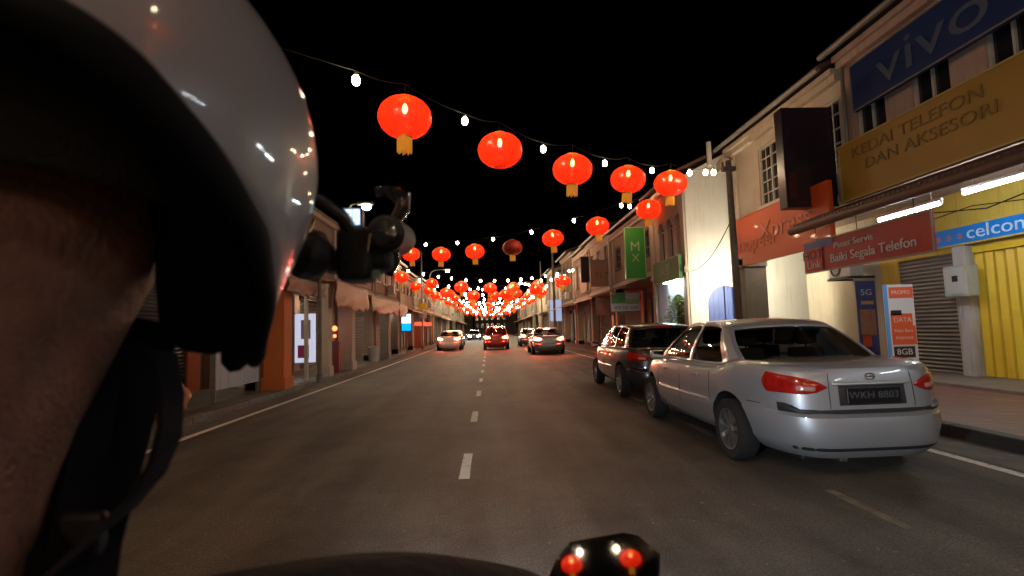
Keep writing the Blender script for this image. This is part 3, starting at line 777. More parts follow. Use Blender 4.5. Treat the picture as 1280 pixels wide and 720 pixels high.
g = MB(); g.loft([[Vector((8.0-.11, y, 3.92)), Vector((6.7, y, 3.5)), Vector((6.66, y, 3.40)), Vector((8.0-.11, y, 3.84))] for y in (3.0, 10.95)])
g.build('canopy', corr, B2)
g = MB(); g.tube([(6.66, 3.0, 3.36), (6.66, 11.0, 3.36)], .085, 10)
for y in (3.2, 5.8, 8.4, 10.8): g.cyl((6.72, y, 3.45), (7.9, y, 3.80), .025, n=6)
g.build('canopy_edge', mat('canopy_edge_brown', (.13, .065, .045), .6, var=.3, scale=6, streak=.3), B2, smooth=True)
g = MB(); g.tube([(9.78, 11.3, 3.75), (9.77, 9.6, 3.5), (9.77, 8.1, 3.72), (9.77, 6.2, 3.6)], .012, 6); g.tube([(9.78, 11.3, 3.5), (9.77, 9.9, 3.62), (9.77, 8.3, 3.42), (9.77, 6.2, 3.72)], .01, 6)
g.build('wall_cable', wire_m, B2)
# B3: next shop towards the camera, only its eave side can be seen
B3 = shophouse(1, 8.0, -2.2, 3.55, 7.4, greyw, 'grey shophouse nearest the rider on the right side', wins=3, hs=4.0, setback=1.8, base=.18, canopy=corr, depth=8)
B4 = shophouse(1, 8.0, -9, -2.25, 7.2, pinkw, 'pink shophouse behind the rider on the right side', wins=3, hs=4.0, setback=1.8, base=.18, canopy=corr, depth=8)

# signs on B
orange_s = mat('sign_orange', (.62, .085, .012), .4, var=.08, scale=1.5, coat=.2)
signboard('shop_sign', 'long orange shop sign with faded pinkish lettering above the arcade', 1, 7.3, 10.6, 14.95, 3.02, 4.40, orange_s, orange_s, lines=[('Shopee', .62, .23, .42, p_let, 1.15), ('Xpress', .66, .60, .55, p_let, 1.2)])
o = blade('dark_sign', 'tall unlit dark purple box sign jutting out over the orange sign', 6.74, 7.92, 11.2, 3.95, 6.25, mat('sign_unlit_purple', (.022, .011, .022), .35, var=.5, scale=1.2, coat=.3), edge=mat('sign_edge_dark', (.01, .008, .012), .5), th=.3, arm=8.0)
g = MB(); g.box(6.80, 7.0, 11.18, 11.187, 4.15, 4.75); g.build('red_band', mat('sign_red_faint', (.07, .012, .01), .5), o)
signboard('blue_sign', 'large dark blue shop sign with four pale letters under the roof eave', 1, 7.72, 3.9, 10.25, 5.72, 6.72, mat('sign_blue_dark', (.006, .025, .11), .45, var=.1, scale=1), lines=[('vivo', .95, .30, .5, mat('letter_blue_grey', (.07, .09, .14), .5), 1.5)])
signboard('yellow_sign', 'wide mustard yellow shop sign with two rows of brown lettering', 1, 7.66, 3.8, 10.7, 3.90, 5.14, mat('sign_yellow', (.34, .19, .022), .5, var=.1, scale=1.2), edge=mat('sign_yellow_edge', (.45, .32, .1), .5),
          lines=[('KEDAI TELEFON', .30, .27, .76, d_let, 1.35), ('DAN AKSESORI', .30, .31, .50, d_let, 1.35), ('SERVIS', .5, .74, .62, d_let, 1.2)])
rs = signboard('red_sign', 'dark red hanging banner with white lettering below the canopy', 1, 6.8, 7.55, 10.8, 2.40, 3.06, mat('sign_red', (.36, .022, .02), .4, var=.15, scale=2, coat=.3), th=.04, lines=[('Pusat Servis', .17, .46, .70, w_let, 1.3), ('Baiki Segala Telefon', .24, .58, .33, w_let, 1.1)])
g = MB(); g.box(6.783, 6.787, 10.2, 10.77, 2.43, 2.90); g.build('logo_patch', mat('sign_red_bright', (.5, .04, .03), .4), rs)
g = MB(); g.box(6.783, 6.787, 9.85, 10.77, 2.902, 3.03); g.build('blue_patch', mat('sign_blue_patch', (.05, .09, .3), .4), rs)
text('lettering', 'HOT', .26, face_mat((6.78, 10.5, 2.76), (-1, 0, 0)), k_let, rs, ext=.004, sx=1.2)
text('lettering', 'Link', .22, face_mat((6.78, 10.48, 2.56), (-1, 0, 0)), w_let, rs, ext=.004, sx=1.2)
g = MB()
for y in (7.9, 9.2, 10.4): g.cyl((6.82, y, 3.04), (6.82, y, 3.46), .008, n=6)
g.build('hanger', wire_m, rs)
bs = signboard('blue_sign', 'bright blue strip sign with white logo lettering over the yellow gate', 1, 9.62, 7.2, 10.78, 2.85, 3.25, mat('sign_bright_blue', (.0, .22, .72), .4, var=.08, scale=2), th=.06, edge=yelloww,
               lines=[('celcom', .36, .42, .52, mat('letter_pale_blue', (.6, .75, .9), .5), 1.25), ('*', .3, .06, .3, p_let), ('*', .3, .13, .3, p_let), ('*', .3, .2, .3, p_let), ('*', .3, .60, .5, mat('letter_maroon', (.3, .05, .1), .5))])
# tubes under the canopy
tube_m = emit('tube_glow', (.84, .94, 1), 95)
def tube_lamp(x, y0, y1, z, label, hang=.15, m=tube_m):
    r = thing('tube_lamp', label, 'tube lamp', (x, (y0+y1)/2, z), 'tube lamps under the canopy')
    g = MB(); g.cyl((x, y0+.03, z), (x, y1-.03, z), .022, n=10); g.build('tube', m, r, smooth=True)
    g = MB(); g.rbox(x-.03, x+.03, y0, y1, z+.04, z+.09, .006, 1); g.rbox(x-.02, x+.02, y0, y0+.03, z-.02, z+.045, .004, 1); g.rbox(x-.02, x+.02, y1-.03, y1, z-.02, z+.045, .004, 1)
    for y in (y0+.2, y1-.2): g.cyl((x, y, z+.09), (x, y, z+.09+hang), .006, n=6)
    g.build('housing', frame_w, r)
tube_lamp(7.35, 7.95, 9.35, 3.24, 'bright white tube lamp above the red banner')
tube_lamp(7.85, 6.9, 8.1, 3.42, 'second tube lamp, set further in over the yellow gate')
tube_lamp(7.35, .2, 1.6, 3.4, 'unseen tube lamp added under the canopy beside the rider')  # unseen tube continuing the row, put here to light the silver car's rear
tube_lamp(7.35, -3.2, -1.8, 3.4, 'unseen tube lamp added under the canopy behind the rider')  # out of view, added for more cool light from behind
# ceiling inner light of B1 arcade, behind the orange sign: lights the white side wall
warm_tube = emit('warm_tube_glow', (1, .88, .62), 150)
tube_lamp(8.3, 13.6, 14.1, 3.7, 'warm lamp in the arcade behind the orange sign', hang=.12, m=warm_tube)
tube_lamp(8.6, 15.1, 15.5, 3.7, 'warm lamp at the arcade end beside the white side wall', hang=.2, m=warm_tube)

t = thing('wall_lamp', 'bright warm lamp fixed behind the dim arcade pillar, lighting the white side wall', 'lamp', (7.68, 15.05, 2.6))
g = MB(); g.lathe([(.001, -.075), (.05, -.06), (.075, 0), (.05, .06), (.001, .075)], 14, Matrix.Translation((7.68, 15.13, 2.6))); g.build('globe', emit('wall_globe', (1, .91, .70), 1150), t, smooth=True)
g = MB(); g.box(7.64, 7.72, 15.003, 15.05, 2.55, 2.65); g.build('mount', dark_m, t)
# meter box, AC unit, banners
t = thing('meter_box', 'grey electric meter box high on the white pier beside the yellow gate', 'meter box', (9.4, 10.6, 1.8))
g = MB(); g.rbox(9.35, 9.617, 9.75, 10.26, 1.8, 2.42, .02); g.build('case', mat('box_grey_green', (.42, .45, .40), .5, var=.12, scale=4, streak=.3), t)
g = MB(); g.rbox(9.34, 9.349, 9.81, 10.2, 1.86, 2.36, .003, 1); g.build('door', mat('box_grey_door', (.46, .48, .43), .5, streak=.3), t)
g = MB(); g.rbox(9.332, 9.339, 9.92, 10.05, 2.1, 2.22, .003, 1); g.build('label_plate', k_let, t)
t = thing('air_conditioner', 'white air conditioner unit on a bracket above the arcade wall', 'air conditioner', (9.3, 13.7, 2.7))
g = MB(); g.rbox(9.15, 9.5, 12.7, 13.55, 2.5, 2.98, .02); g.build('case', mat('ac_white', (.5, .5, .47), .5, var=.1, streak=.4), t)
g = MB(); g.lathe([(.15, -.01), (.2, -.01), (.2, .012), (.15, .012)], 24, Matrix.Translation((9.14, 13.25, 2.74)) @ Matrix.Rotation(R(90), 4, 'Y'), closed=True)
for k in range(6): g.box(9.135, 9.143, 13.08, 13.42, 2.62+k*.045, 2.63+k*.045)
g.build('fan_grille', dark_m, t)
g = MB(); g.box(9.1, 9.79, 12.7, 12.75, 2.44, 2.495); g.box(9.1, 9.79, 13.5, 13.55, 2.44, 2.495); g.box(9.1, 9.15, 12.75, 13.5, 2.44, 2.495); g.build('bracket', dark_m, t)
def sheet_banner(name, label, x0, x1, Y, z0, z1, cols, lines, cat='banner', feet=True):
    root = thing(name, label, cat, ((x0+x1)/2, Y, .16))
    g = MB(); g.box(x0, x1, Y, Y+.02, z0, z1); g.build('sheet', cols[0], root)
    z = lambda f: z0+(z1-z0)*f
    for (fx0, fx1, fz0, fz1, m) in cols[1]:
        g = MB(); g.box(x0+(x1-x0)*fx0, x0+(x1-x0)*fx1, Y-.004, Y-.001, z(fz0), z(fz1)); g.build('print', m, root)
    for b, size, fx, fz, m2, sx in lines: text('lettering', b, size, face_mat((x0+(x1-x0)*fx, Y-.007, z(fz)), (0, -1, 0)), m2, root, ext=.002, sx=sx)
    g = MB(); g.cyl((x0+.02, Y+.04, z1), (x0+.02, Y+.04, .2), .012, n=6); g.cyl((x1-.02, Y+.04, z1), (x1-.02, Y+.04, .2), .012, n=6)
    g.box(x0-.02, x1+.02, Y-.16, Y+.22, .202, .235); g.build('stand', steel, root)
    return root
ban_or = mat('banner_orange', (.68, .10, .04), .5); ban_w = mat('banner_white', (.62, .62, .64), .5); ban_b = mat('banner_blue', (.10, .32, .7), .5)
sheet_banner('promotion_banner', 'white and orange upright banner reading 8GB by the grey shutter', 8.0, 8.63, 10.2, .35, 2.09,
    (ban_w, [(.0, .13, .02, 1, ban_b), (.18, .98, .84, .97, ban_or), (.18, .98, .30, .52, ban_or), (.18, .9, .52, .66, ban_or), (.2, .55, .64, .70, k_let), (.20, .9, .15, .28, k_let)]),
    [('8GB', .17, .55, .215, w_let, 1.1), ('PROMO', .11, .57, .905, w_let, 1.0), ('DATA', .14, .56, .585, w_let, 1.0), ('Pelan Baru', .09, .57, .46, w_let, 1), ('Internet', .10, .58, .38, w_let, 1.1)])
sheet_banner('standing_banner', 'dark blue and orange phone banner left of the white one', 8.9, 9.38, 12.2, .3, 2.33,
    (mat('banner_navy', (.06, .07, .20), .5, var=.3, scale=3), [(.1, .9, .35, .66, mat('banner_skin', (.35, .16, .09), .6, var=.3, scale=5)), (.15, .6, .22, .36, ban_or), (.2, .85, .72, .76, mat('banner_gold', (.5, .35, .08), .5))]), [('5G', .2, .5, .86, w_let, 1.2)])

tube_lamp(6.30, 16.8, 18.4, 2.88, 'unseen cool tube lamp added behind the wide green sign', hang=.03)  # added tube, hidden by the sign, brightens the pale blue arcade wall
# --- C: white corner house with arched windows and a lit side wall
CX = 6.5
Cr = thing('white_house', 'white corner building with arched windows and a blue arched door on its lit side', 'building', (CX, 16.5, 0))
def arch_plate(g, along, pos, th, a0, a1, z0, z1, arches, mi=0):
    """wall plate with arched holes. along='y': plate at x=pos..pos+th; 'x': plate at y=pos..pos+th.
    arches: (c, halfwidth, zbot, zspring)"""
    def V(a, z, k): return Vector((pos+th*k, a, z)) if along == 'y' else Vector((a, pos+th*k, z))
    edges = [a0]
    for c, hw, zb, zs in arches: edges += [c-hw, c+hw]
    edges.append(a1)
    def prism(poly):
        g.loft([[V(a, z, 0) for a, z in poly], [V(a, z, 1) for a, z in poly]], mi)
    for i in range(0, len(edges), 2): prism([(edges[i], z0), (edges[i+1], z0), (edges[i+1], z1), (edges[i], z1)])
    for c, hw, zb, zs in arches:
        if zb > z0: prism([(c-hw, z0), (c+hw, z0), (c+hw, zb), (c-hw, zb)])
        n = 14
        for k in range(n):
            t0, t1 = math.pi*k/n, math.pi*(k+1)/n
            p0, p1 = (c-hw*math.cos(t0), zs+hw*math.sin(t0)), (c-hw*math.cos(t1), zs+hw*math.sin(t1))
            prism([p0, p1, (p1[0], z1), (p0[0], z1)])
g = MB()
arch_plate(g, 'y', CX, .25, 16.75, 20.05, 3.25, 6.3, [(17.1, .30, 3.7, 4.85), (18.0, .30, 3.7, 4.85), (18.9, .30, 3.7, 4.85)])
g.build('wall', cream, Cr)
g = MB(); arch_plate(g, 'x', 16.5, .25, CX, 14.5, .14, 6.3, [(7.67, .60, .2, 2.02)])
g.loft([[Vector((CX, y, 6.302)), Vector((14.5, y, 6.302)), Vector((10.5, y, 8.3))] for y in (16.5, 16.75)])
g.build('side_wall', whitew, Cr)
door_blue = mat('door_blue', (.07, .11, .30), .5, var=.15, scale=4)
g = MB(); g.box(7.05, 7.65, 16.6, 16.64, .2, 2.64); g.box(7.69, 8.29, 16.6, 16.64, .2, 2.64)
for x in (7.14, 7.3, 7.46, 7.78, 7.94, 8.1): g.box(x, x+.03, 16.585, 16.6, .25, 2.6)
dd = g.build('arched_door', door_blue, Cr)
g = MB(); g.cyl((7.62, 16.56, 1.1), (7.62, 16.56, 1.25), .012, n=6); g.build('handle', chrome, dd)
for k, c in enumerate((17.1, 18.0, 18.9)):
    g = MB()
    g.box(CX+.08, CX+.13, c-.30, c-.25, 3.7, 4.85); g.box(CX+.08, CX+.13, c+.25, c+.30, 3.7, 4.85); g.box(CX+.08, CX+.13, c-.02, c+.02, 3.7, 4.82); g.box(CX+.08, CX+.13, c-.25, c+.25, 4.82, 4.87)
    g.box(CX-.06, CX+.0, c-.36, c+.36, 3.6, 3.69)
    w = g.build('window', frame_w, Cr)
    g = MB(); g.box(CX+.14, CX+.16, c-.32, c+.32, 3.7, 5.17); g.build('pane', mat('arch_pane_maroon', (.05, .015, .012), .25, coat=.3), w)
    g = MB(); n = 12
    for j in range(n):
        t0, t1 = math.pi*j/n, math.pi*(j+1)/n
        P = lambda r, t, x: Vector((x, c-r*math.cos(t), 4.85+r*math.sin(t)))
        g.loft([[P(.31, t0, x), P(.37, t0, x), P(.37, t1, x), P(.31, t1, x)] for x in (CX-.05, CX-.002)])
    g.build('arch_moulding', cream, w)
g = MB(); arch_plate(g, 'y', CX+.02, .25, 16.752, 20.04, .14, 3.247, [(17.65, .85, .14, 1.6)]); g.build('arcade_wall', bluew, Cr)
g = MB()
for y in (16.52, 19.7): g.box(CX-.09, CX-.003, y, y+.32, .14, 6.0); g.box(CX-.14, CX-.004, y-.03, y+.36, 3.1, 3.3); g.box(CX-.14, CX-.004, y-.03, y+.36, 5.9, 6.05)
g.box(CX-.2, CX-.002, 16.5, 20.05, 6.12, 6.3); g.build('pilaster', cream, Cr, bevel=.012)
g = MB(); g.box(CX+.25, 14.5, 19.8, 20.04, .14, 6.29); g.box(CX+.28, 14.2, 16.76, 19.79, 3.2, 3.3); g.box(14.25, 14.5, 16.76, 19.79, .14, 6.2); g.build('rear_wall', brownw, Cr)
g = MB(); A = [(CX-.45, 6.3), (10.5, 8.35), (14.8, 6.3)]
g.loft([[Vector((x, y, z)) for x, z in A]+[Vector((x, y, z+.09)) for x, z in A[::-1]] for y in (16.42, 20.05)]); g.build('roof', roof_m, Cr)
gs = signboard('green_sign', 'wide green shop sign below the arched windows', 1, 6.25, 16.62, 19.3, 2.90, 3.70, mat('sign_green', (.02, .17, .015), .6, var=.3, scale=2), edge=steel)
text('lettering', 'A B', .5, face_mat((6.238, 18.0, 3.3), (-1, 0, 0)), mat('letter_faded_green', (.10, .20, .06), .5), gs, ext=.003, sx=1.4)
blade('green_sign', 'tall upright bright green sign with pale letters on the far shophouse', 5.62, 6.48, 20.9, 3.3, 5.45, mat('sign_bright_green', (.03, .27, .03), .4, var=.06, scale=2), lines=[('M', .55, .5, .62, mat('letter_pale_green', (.35, .5, .3), .5)), ('X', .45, .5, .40, MATS['letter_pale_green'])], arm=6.6, edge=MATS['letter_pale_green'])
# leafy pot plant in the arch
leaf = mat('leaf_green', (.25, .34, .05), .5, var=.4, scale=5)
t = thing('potted_plant', 'bushy pale green potted plant inside the pale blue archway', 'plant', (6.35, 17.3, .15))
g = MB(); g.lathe([(.001, 0), (.16, 0), (.22, .4), (.19, .4), (.18, .34), (.001, .34)], 20, Matrix.Translation((6.35, 17.3, .146))); g.build('pot', mat('clay_pot', (.25, .11, .06), .8, var=.2), t, smooth=True)
g = MB(); rnd = random.Random(5)
for k in range(9):
    a = rnd.uniform(0, 6.28); g.tube([(6.35, 17.3, .5), (6.35+.12*math.cos(a), 17.3+.12*math.sin(a), 1.2), (6.35+.3*math.cos(a), 17.3+.3*math.sin(a), rnd.uniform(1.6, 2.2))], [.015, .01, .004], 5)
g.build('stem', mat('stem_brown', (.1, .07, .04), .8), t)
g = MB()
for k in range(420):
    a = rnd.uniform(0, 6.28); h = rnd.random(); r = .42*math.sqrt(rnd.random())*(1-.5*abs(h-.5)); p = Vector((6.35+r*math.cos(a), 17.3+r*math.sin(a), .95+h*1.4))
    M = Matrix.Translation(p) @ Matrix.Rotation(rnd.uniform(0, 6.28), 4, 'Z') @ Matrix.Rotation(rnd.uniform(-1, 1), 4, 'X'); l = rnd.uniform(.08, .16)
    g.face([g.bm.verts.new(M @ Vector(q)) for q in ((0, 0, 0), (l*.5, l*.28, .01), (l, 0, -.02), (l*.5, -l*.28, .01))])
g.build('foliage', leaf, t)

# --- the street pole by the silver car with a slack wire
def pole(name, label, x, y, h, r, m, cat='pole', lean=0, group=None):
    t = thing(name, label, cat, (x, y, .1), group)
    g = MB(); g.cyl((x, y, .1), (x+lean, y, h), r, r*.8, 12); g.build('shaft', m, t, smooth=True)
    g = MB(); g.cyl((x, y, .1), (x, y, .35), r*1.5, r*1.4, 12); g.build('base', kerb_grey, t, smooth=True)
    return t
po = pole('utility_pole', 'tall brown utility pole rising in front of the white side wall', 5.88, 12.0, 5.3, .085, pole_m, lean=-.04)
g = MB(); g.box(5.68, 6.0, 11.94, 12.06, 5.05, 5.15); g.cyl((5.7, 12.0, 5.15), (5.7, 12.0, 5.27), .03, n=8); g.build('cross_arm', pole_m, po)
w = MB(); w.tube([(5.88+.66*u, 12.0+4.45*u, 3.95-.85*u-.3*math.sin(math.pi*u)) for u in [k/12 for k in range(13)]], .012, 5)
tag(w.build('slack_cable', wire_m), 'slack black cable hanging from the utility pole to the white house corner', 'cable')

# --- D and further, right side
rnd = random.Random(21)
shophouse(1, 6.6, 20.1, 27.0, 6.15, brownw, 'brown shophouse with a dark green awning behind the upright green sign', wins=3, hs=3.35, canopy=mat('awning_green', (.015, .035, .025), .8, var=.2), canopy_x=1.2, front=shut_brown)
hb = thing('hanging_banner', 'white and green banner with a phone number hung under the green awning', 'banner', (6.0, 22.6, 2.05))
g = MB(); g.box(5.35, 6.65, 22.6, 22.62, 2.05, 2.86); g.build('sheet', ban_w, hb)
g = MB(); g.box(5.37, 6.0, 22.594, 22.599, 2.4, 2.84); g.build('print', mat('banner_green', (.12, .35, .08), .5, var=.4, scale=5), hb)
g = MB(); g.box(6.01, 6.62, 22.594, 22.599, 2.36, 2.6); g.build('print', mat('banner_lime', (.42, .5, .16), .5, var=.3, scale=5), hb)
text('lettering', '019 202 6202', .19, face_mat((6.05, 22.59, 2.2), (0, -1, 0)), k_let, hb, ext=.002)
g = MB(); g.cyl((5.5, 22.61, 2.85), (5.5, 22.61, 3.05), .006, n=5); g.cyl((6.5, 22.61, 2.85), (6.5, 22.61, 3.15), .006, n=5); g.build('hanger', wire_m, hb)

blade('dark_sign', 'small dark box sign beyond the upright green sign', 5.45, 5.95, 30.2, 4.0, 5.55, mat('sign_dark_navy', (.01, .012, .025), .4), arm=6.6)
blade('brown_sign', 'pinkish brown projecting sign with brown letters beyond the green sign', 5.5, 6.45, 27.6, 3.55, 5.0, mat('sign_pink_brown', (.36, .2, .13), .6, var=.2, scale=2), lines=[('317', .5, .6, .4, d_let)], arm=6.6)
signboard('arch_sign', 'rounded pale sign with white letters on the farther brown shop', 1, 6.3, 33.0, 35.4, 3.7, 5.1, pinkw, lines=[('OG', .6, .5, .6, w_let)])
blade('pink_banner', 'pink and white cloth banner hanging at the farther shop front', 5.3, 6.15, 25.6, 1.95, 2.85, mat('cloth_pink', (.5, .22, .17), .7, var=.3, scale=4), th=.02)

kinds = ['brown', 'cream', 'grey', 'pink']
mats_ = [brownw, cream, greyw, pinkw]
styles = ['louvre', 'casement', 'cross']
ymark = 27.05; i = 0
lab_r = ['dim %s shophouse %s on the right side of the street']
ords = ['just past the green-awning shophouse', 'carrying the rounded pale sign', 'with the white pillar top', 'behind the braking silver-grey car', 'far along', 'farther along still', 'very far along', 'near the end', 'at the end', 'beyond the end lamps', 'last']
while ymark < 150 and i < 11:
    W = rnd.choice([5.5, 6, 6.8, 7.5]) * (1 if i < 5 else 1.6)
    k = rnd.randrange(4)
    shophouse(1, 6.6 + rnd.choice([0, 0, .15, -.1]), ymark, ymark+W-.05, rnd.choice([5.9, 6.3, 6.6, 7.2]), mats_[k], 'dim %s shophouse %s on the right side' % (kinds[k], ords[i]), wins=rnd.choice([2, 3]), wstyle=rnd.choice(styles), hs=3.3,
              canopy=rnd.choice([corr, tarp_m, None]), front=rnd.choice([shut_brown, shut_grey]), group='shophouses along the right side', acs=i % 2 == 0)
    ymark += W; i += 1
# left side
ymark = 8.0; i = 0
ords2 = ['nearest the rider', 'with the salmon awning by the thin pole', 'with the wide salmon awning', 'behind the glowing blue sign', 'beside the yellow road sign', 'next to the red shop fronts', 'far along', 'farther along still', 'very far along', 'near the end', 'at the end', 'last']
LX = 5.6
lmats = [orangew, brownw, pinkw, brownw, brownw, pinkw, brownw, greyw, brownw, cream, brownw, greyw]
lkind = ['orange', 'brown', 'pink', 'brown', 'brown', 'pink', 'brown', 'grey', 'brown', 'cream', 'brown', 'grey']
while ymark < 150 and i < 12:
    W = [5.6, 5.8, 6.2, 7.0, 6.0, 6.4, 7.5, 9, 11, 12, 14, 16][i]
    shophouse(-1, LX, ymark, ymark+W-.05, rnd.choice([5.1, 5.3, 5.5]), lmats[i], '%s shophouse %s on the left side' % (lkind[i], ords2[i]), wins=4 if i < 6 else 3, wstyle=['cross', 'casement', 'louvre', 'louvre', 'casement', 'louvre'][i % 6], hs=3.1, fm=frame_w if i % 2 else frame_b,
              base=.1, setback=1.6, canopy=None if i < 4 else rnd.choice([corr, tarp_m, None]), canopy_x=.9, front=rnd.choice([shut_brown, shut_grey]), group='shophouses along the left side', acs=i % 3 != 1, pil=[orangew, cream, cream, greyw, brownw, cream][i % 6])
    ymark += W; i += 1
shophouse(-1, LX, -6, 7.95, 6.4, greyw, 'grey shophouse on the left behind the helmet', wins=5, hs=3.1, base=.1, setback=1.6)
# far cross-street block closing the view
for k, (x, w, h) in enumerate(((-9, 7, 8.5), (-1.5, 6.5, 7), (6, 8, 9.5))):
    t = thing('apartment_block', ['dark block closing the street end at left', 'low dark block closing the street end in the middle', 'tall dark block closing the street end at right'][k], 'building', (x, 172, 0))
    g = MB(); g.box(x-w/2, x+w/2, 170, 180, -.02, h); g.build('wall', brownw, t)
    g = MB(); g.box(x-w/2-.3, x+w/2+.3, 169.7, 180.3, h+.002, h+.3); g.build('roof', roof_m, t)
    for r_ in range(2):
        for c in range(4):
            g = MB(); cx = x-w/2+w*(c+.5)/4; g.box(cx-.4, cx+.4, 169.93, 169.99, 2+r_*2.6, 3.4+r_*2.6); g.build('window', win_dark, t)

for k, (y0_, x_) in enumerate(((14.2, -6.5), (19.8, -6.4), (25.0, -6.4), (31.5, -6.4), (38, -6.4))):
    tube_lamp(x_, y0_, y0_+1.2, 2.85, '%s tube lamp inside the left arcade' % ['first', 'second', 'third', 'fourth', 'fifth'][k], hang=.05, m=emit('arcade_tube_glow', (1, .80, .58), 34 if k else 60))
# ---- left street level details
def drape(name, label, y0, y1, zt, zb, out, m, group='salmon awnings on the left', seed=0):
    """sagging tarpaulin awning from the wall with a hanging valance"""
    t = thing(name, label, 'awning', (-LX+.1, (y0+y1)/2, zb), group)
    g = MB(); rn = random.Random(seed)
    ph = [rn.uniform(0, 6) for _ in range(4)]
    def fn(u, v):
        y = y0+(y1-y0)*u
        wv = .07*math.sin(9*u+ph[0])+.04*math.sin(23*u+ph[1])
        if v < .5:
            k = v/.5; return Vector((-LX+.12+out*k, y, zt - .25*k - .12*math.sin(math.pi*k) + wv*.5*k))
        k = (v-.5)/.5; return Vector((-LX+.12+out+.05*math.sin(7*k+9*u+ph[2])*k, y, zt-.25-(zt-.25-zb)*k + (wv*.6+.03*math.sin(31*u+ph[3]))*k))
    g.grid(fn, 40, 16); g.build('cloth', m, t, smooth=2, solid=.008)
    g = MB(); g.tube([(-LX+.12+out, y0, zt-.27), (-LX+.12+out, y1, zt-.27)], .02, 6)
    for y in (y0+.1, y1-.1): g.cyl((-LX+.12+out, y, zt-.27), (-LX+.02, y, zt-.02), .018, n=6)
    g.build('frame', steel, t)
drape('awning', 'torn brown awning nearest the orange pillar', 12.6, 15.4, 3.1, 2.45, .7, mat('tarp_brown', (.30, .15, .10), .6, var=.3, scale=2, bump=.3), seed=1)
drape('awning', 'sagging salmon tarpaulin awning right of the thin pole', 16.2, 20.4, 3.35, 2.25, .8, tarp_m, seed=2)
drape('awning', 'long salmon tarpaulin awning behind the sagging one', 21.2, 27.5, 3.2, 2.3, .75, tarp_m, seed=3)
drape('awning', 'farther small salmon awning before the glowing blue sign', 28.0, 30.6, 3.2, 2.3, .7, tarp_m, seed=4)
def pillar_thing(label, x, y, w, d, h, m, cat='pillar'):
    t = thing('pillar', label, cat, (x, y, .1))
    g = MB(); g.box(x-w/2, x+w/2, y, y+d, .112, h); g.build('shaft', m, t, bevel=.015)
    g = MB(); g.box(x-w/2-.04, x+w/2+.04, y-.04, y+d+.04, .1, .42); g.box(x-w/2-.04, x+w/2+.04, y-.04, y+d+.04, h, h+.12); g.build('moulding', m, t, bevel=.01)
pillar_thing('bright orange pillar at the shop front below the helmet', -5.27, 13.0, .5, .5, 2.9, orangew)
pillar_thing('cream pillar right behind the thin roadside pole', -5.2, 16.6, .3, .4, 2.9, cream)
pillar_thing('cream pillar to the right of the red shrine lamp', -5.25, 19.2, .5, .5, 2.6, cream)
pillar_thing('pale pillar before the glowing blue sign', -5.3, 26.5, .4, .5, 2.8, greyw)
pole('roadside_pole', 'thin brown roadside pole standing at the left kerb before the cream pillar', -4.68, 14.6, 4.3, .06, pole_m)
# pale boards under the helmet edge
t = thing('notice_board', 'pale blue boarded panel left of the orange pillar', 'board', (-6.0, 12.2, .1))
g = MB(); g.box(-5.65, -5.58, 10.9, 12.9, .35, 2.1); g.build('panel', mat('board_pale', (.42, .45, .50), .6, var=.1, scale=2, streak=.4), t)
g = MB(); g.box(-5.66, -5.56, 10.86, 10.9, .1, 2.14); g.box(-5.66, -5.56, 12.9, 12.94, .1, 2.14); g.box(-5.66, -5.56, 10.9, 12.9, 2.1, 2.14); g.build('frame', steel, t)
# open doorway with a lit entrance
t = thing('door_frame', 'cream door frame with a tiled entrance beside the orange pillar', 'doorway', (-5.65, 13.9, .1))
g = MB(); g.box(-5.35, -5.25, 13.72, 13.82, .12, 2.55); g.box(-5.35, -5.25, 15.3, 15.4, .12, 2.55); g.box(-5.37, -5.23, 13.7, 15.42, 2.552, 2.75); g.build('frame', mat('frame_cream', (.5, .45, .34), .6, var=.1), t, bevel=.01)
g = MB(); g.box(-7.0, -5.2, 13.6, 16.4, .118, .135); g.build('tiled_floor', tiles('entrance_tiles', (.42, .44, .40), (.34, .37, .34), 3.5, rough=.25), t)
t = thing('poster_panel', 'lit white and purple poster panel inside the entrance by the thin pole', 'poster', (-6.6, 15.2, .5))
g = MB(); g.rbox(-6.2, -5.55, 16.9, 16.95, .55, 2.1, .01, 1); g.build('panel', emit('poster_lit', (.62, .66, .85), .55), t)
g = MB(); g.box(-6.1, -5.75, 16.89, 16.899, .7, 1.1); g.build('print', mat('poster_magenta', (.5, .05, .22), .5), t)
g = MB(); g.box(-6.0, -5.7, 16.89, 16.899, 1.3, 1.9); g.build('print', mat('poster_violet', (.3, .25, .5), .5), t)
t = thing('shrine_lamp', 'pair of small glowing red shrine lamps at a shop front', 'lamp', (-5.9, 18.0, 1.2))
g = MB()
for z, r in ((1.62, .09), (1.36, .06)): g.lathe([(.002, -r), (r*.7, -r*.75), (r, 0), (r*.7, r*.75), (.002, r)], 14, Matrix.Translation((-5.35, 18.3, z)))
g.build('globe', emit('shrine_red', (1, .10, .03), 6), t, smooth=True)
g = MB(); g.box(-5.6, -5.2, 18.25, 18.5, .12, 1.1); g.box(-5.62, -5.18, 18.23, 18.52, 1.1, 1.16); g.cyl((-5.35, 18.3, 1.16), (-5.35, 18.3, 1.56), .01, n=6); g.build('altar', mat('altar_red', (.25, .03, .02), .5, var=.2), t)
t = thing('white_bin', 'white plastic bin on the pavement below the long salmon awning', 'bin', (-5.3, 24.0, .12))
g = MB(); g.lathe([(.001, 0), (.19, 0), (.24, .62), (.001, .62)], 18, Matrix.Translation((-5.3, 24.0, .118))); g.build('body', mat('bin_white', (.5, .5, .48), .5, var=.1), t, smooth=True)
g = MB(); g.lathe([(.26, .62), (.26, .66), (.1, .72), (.001, .73)], 18, Matrix.Translation((-5.3, 24.0, .122))); g.build('lid', mat('bin_lid', (.35, .35, .36), .5), t, smooth=True)
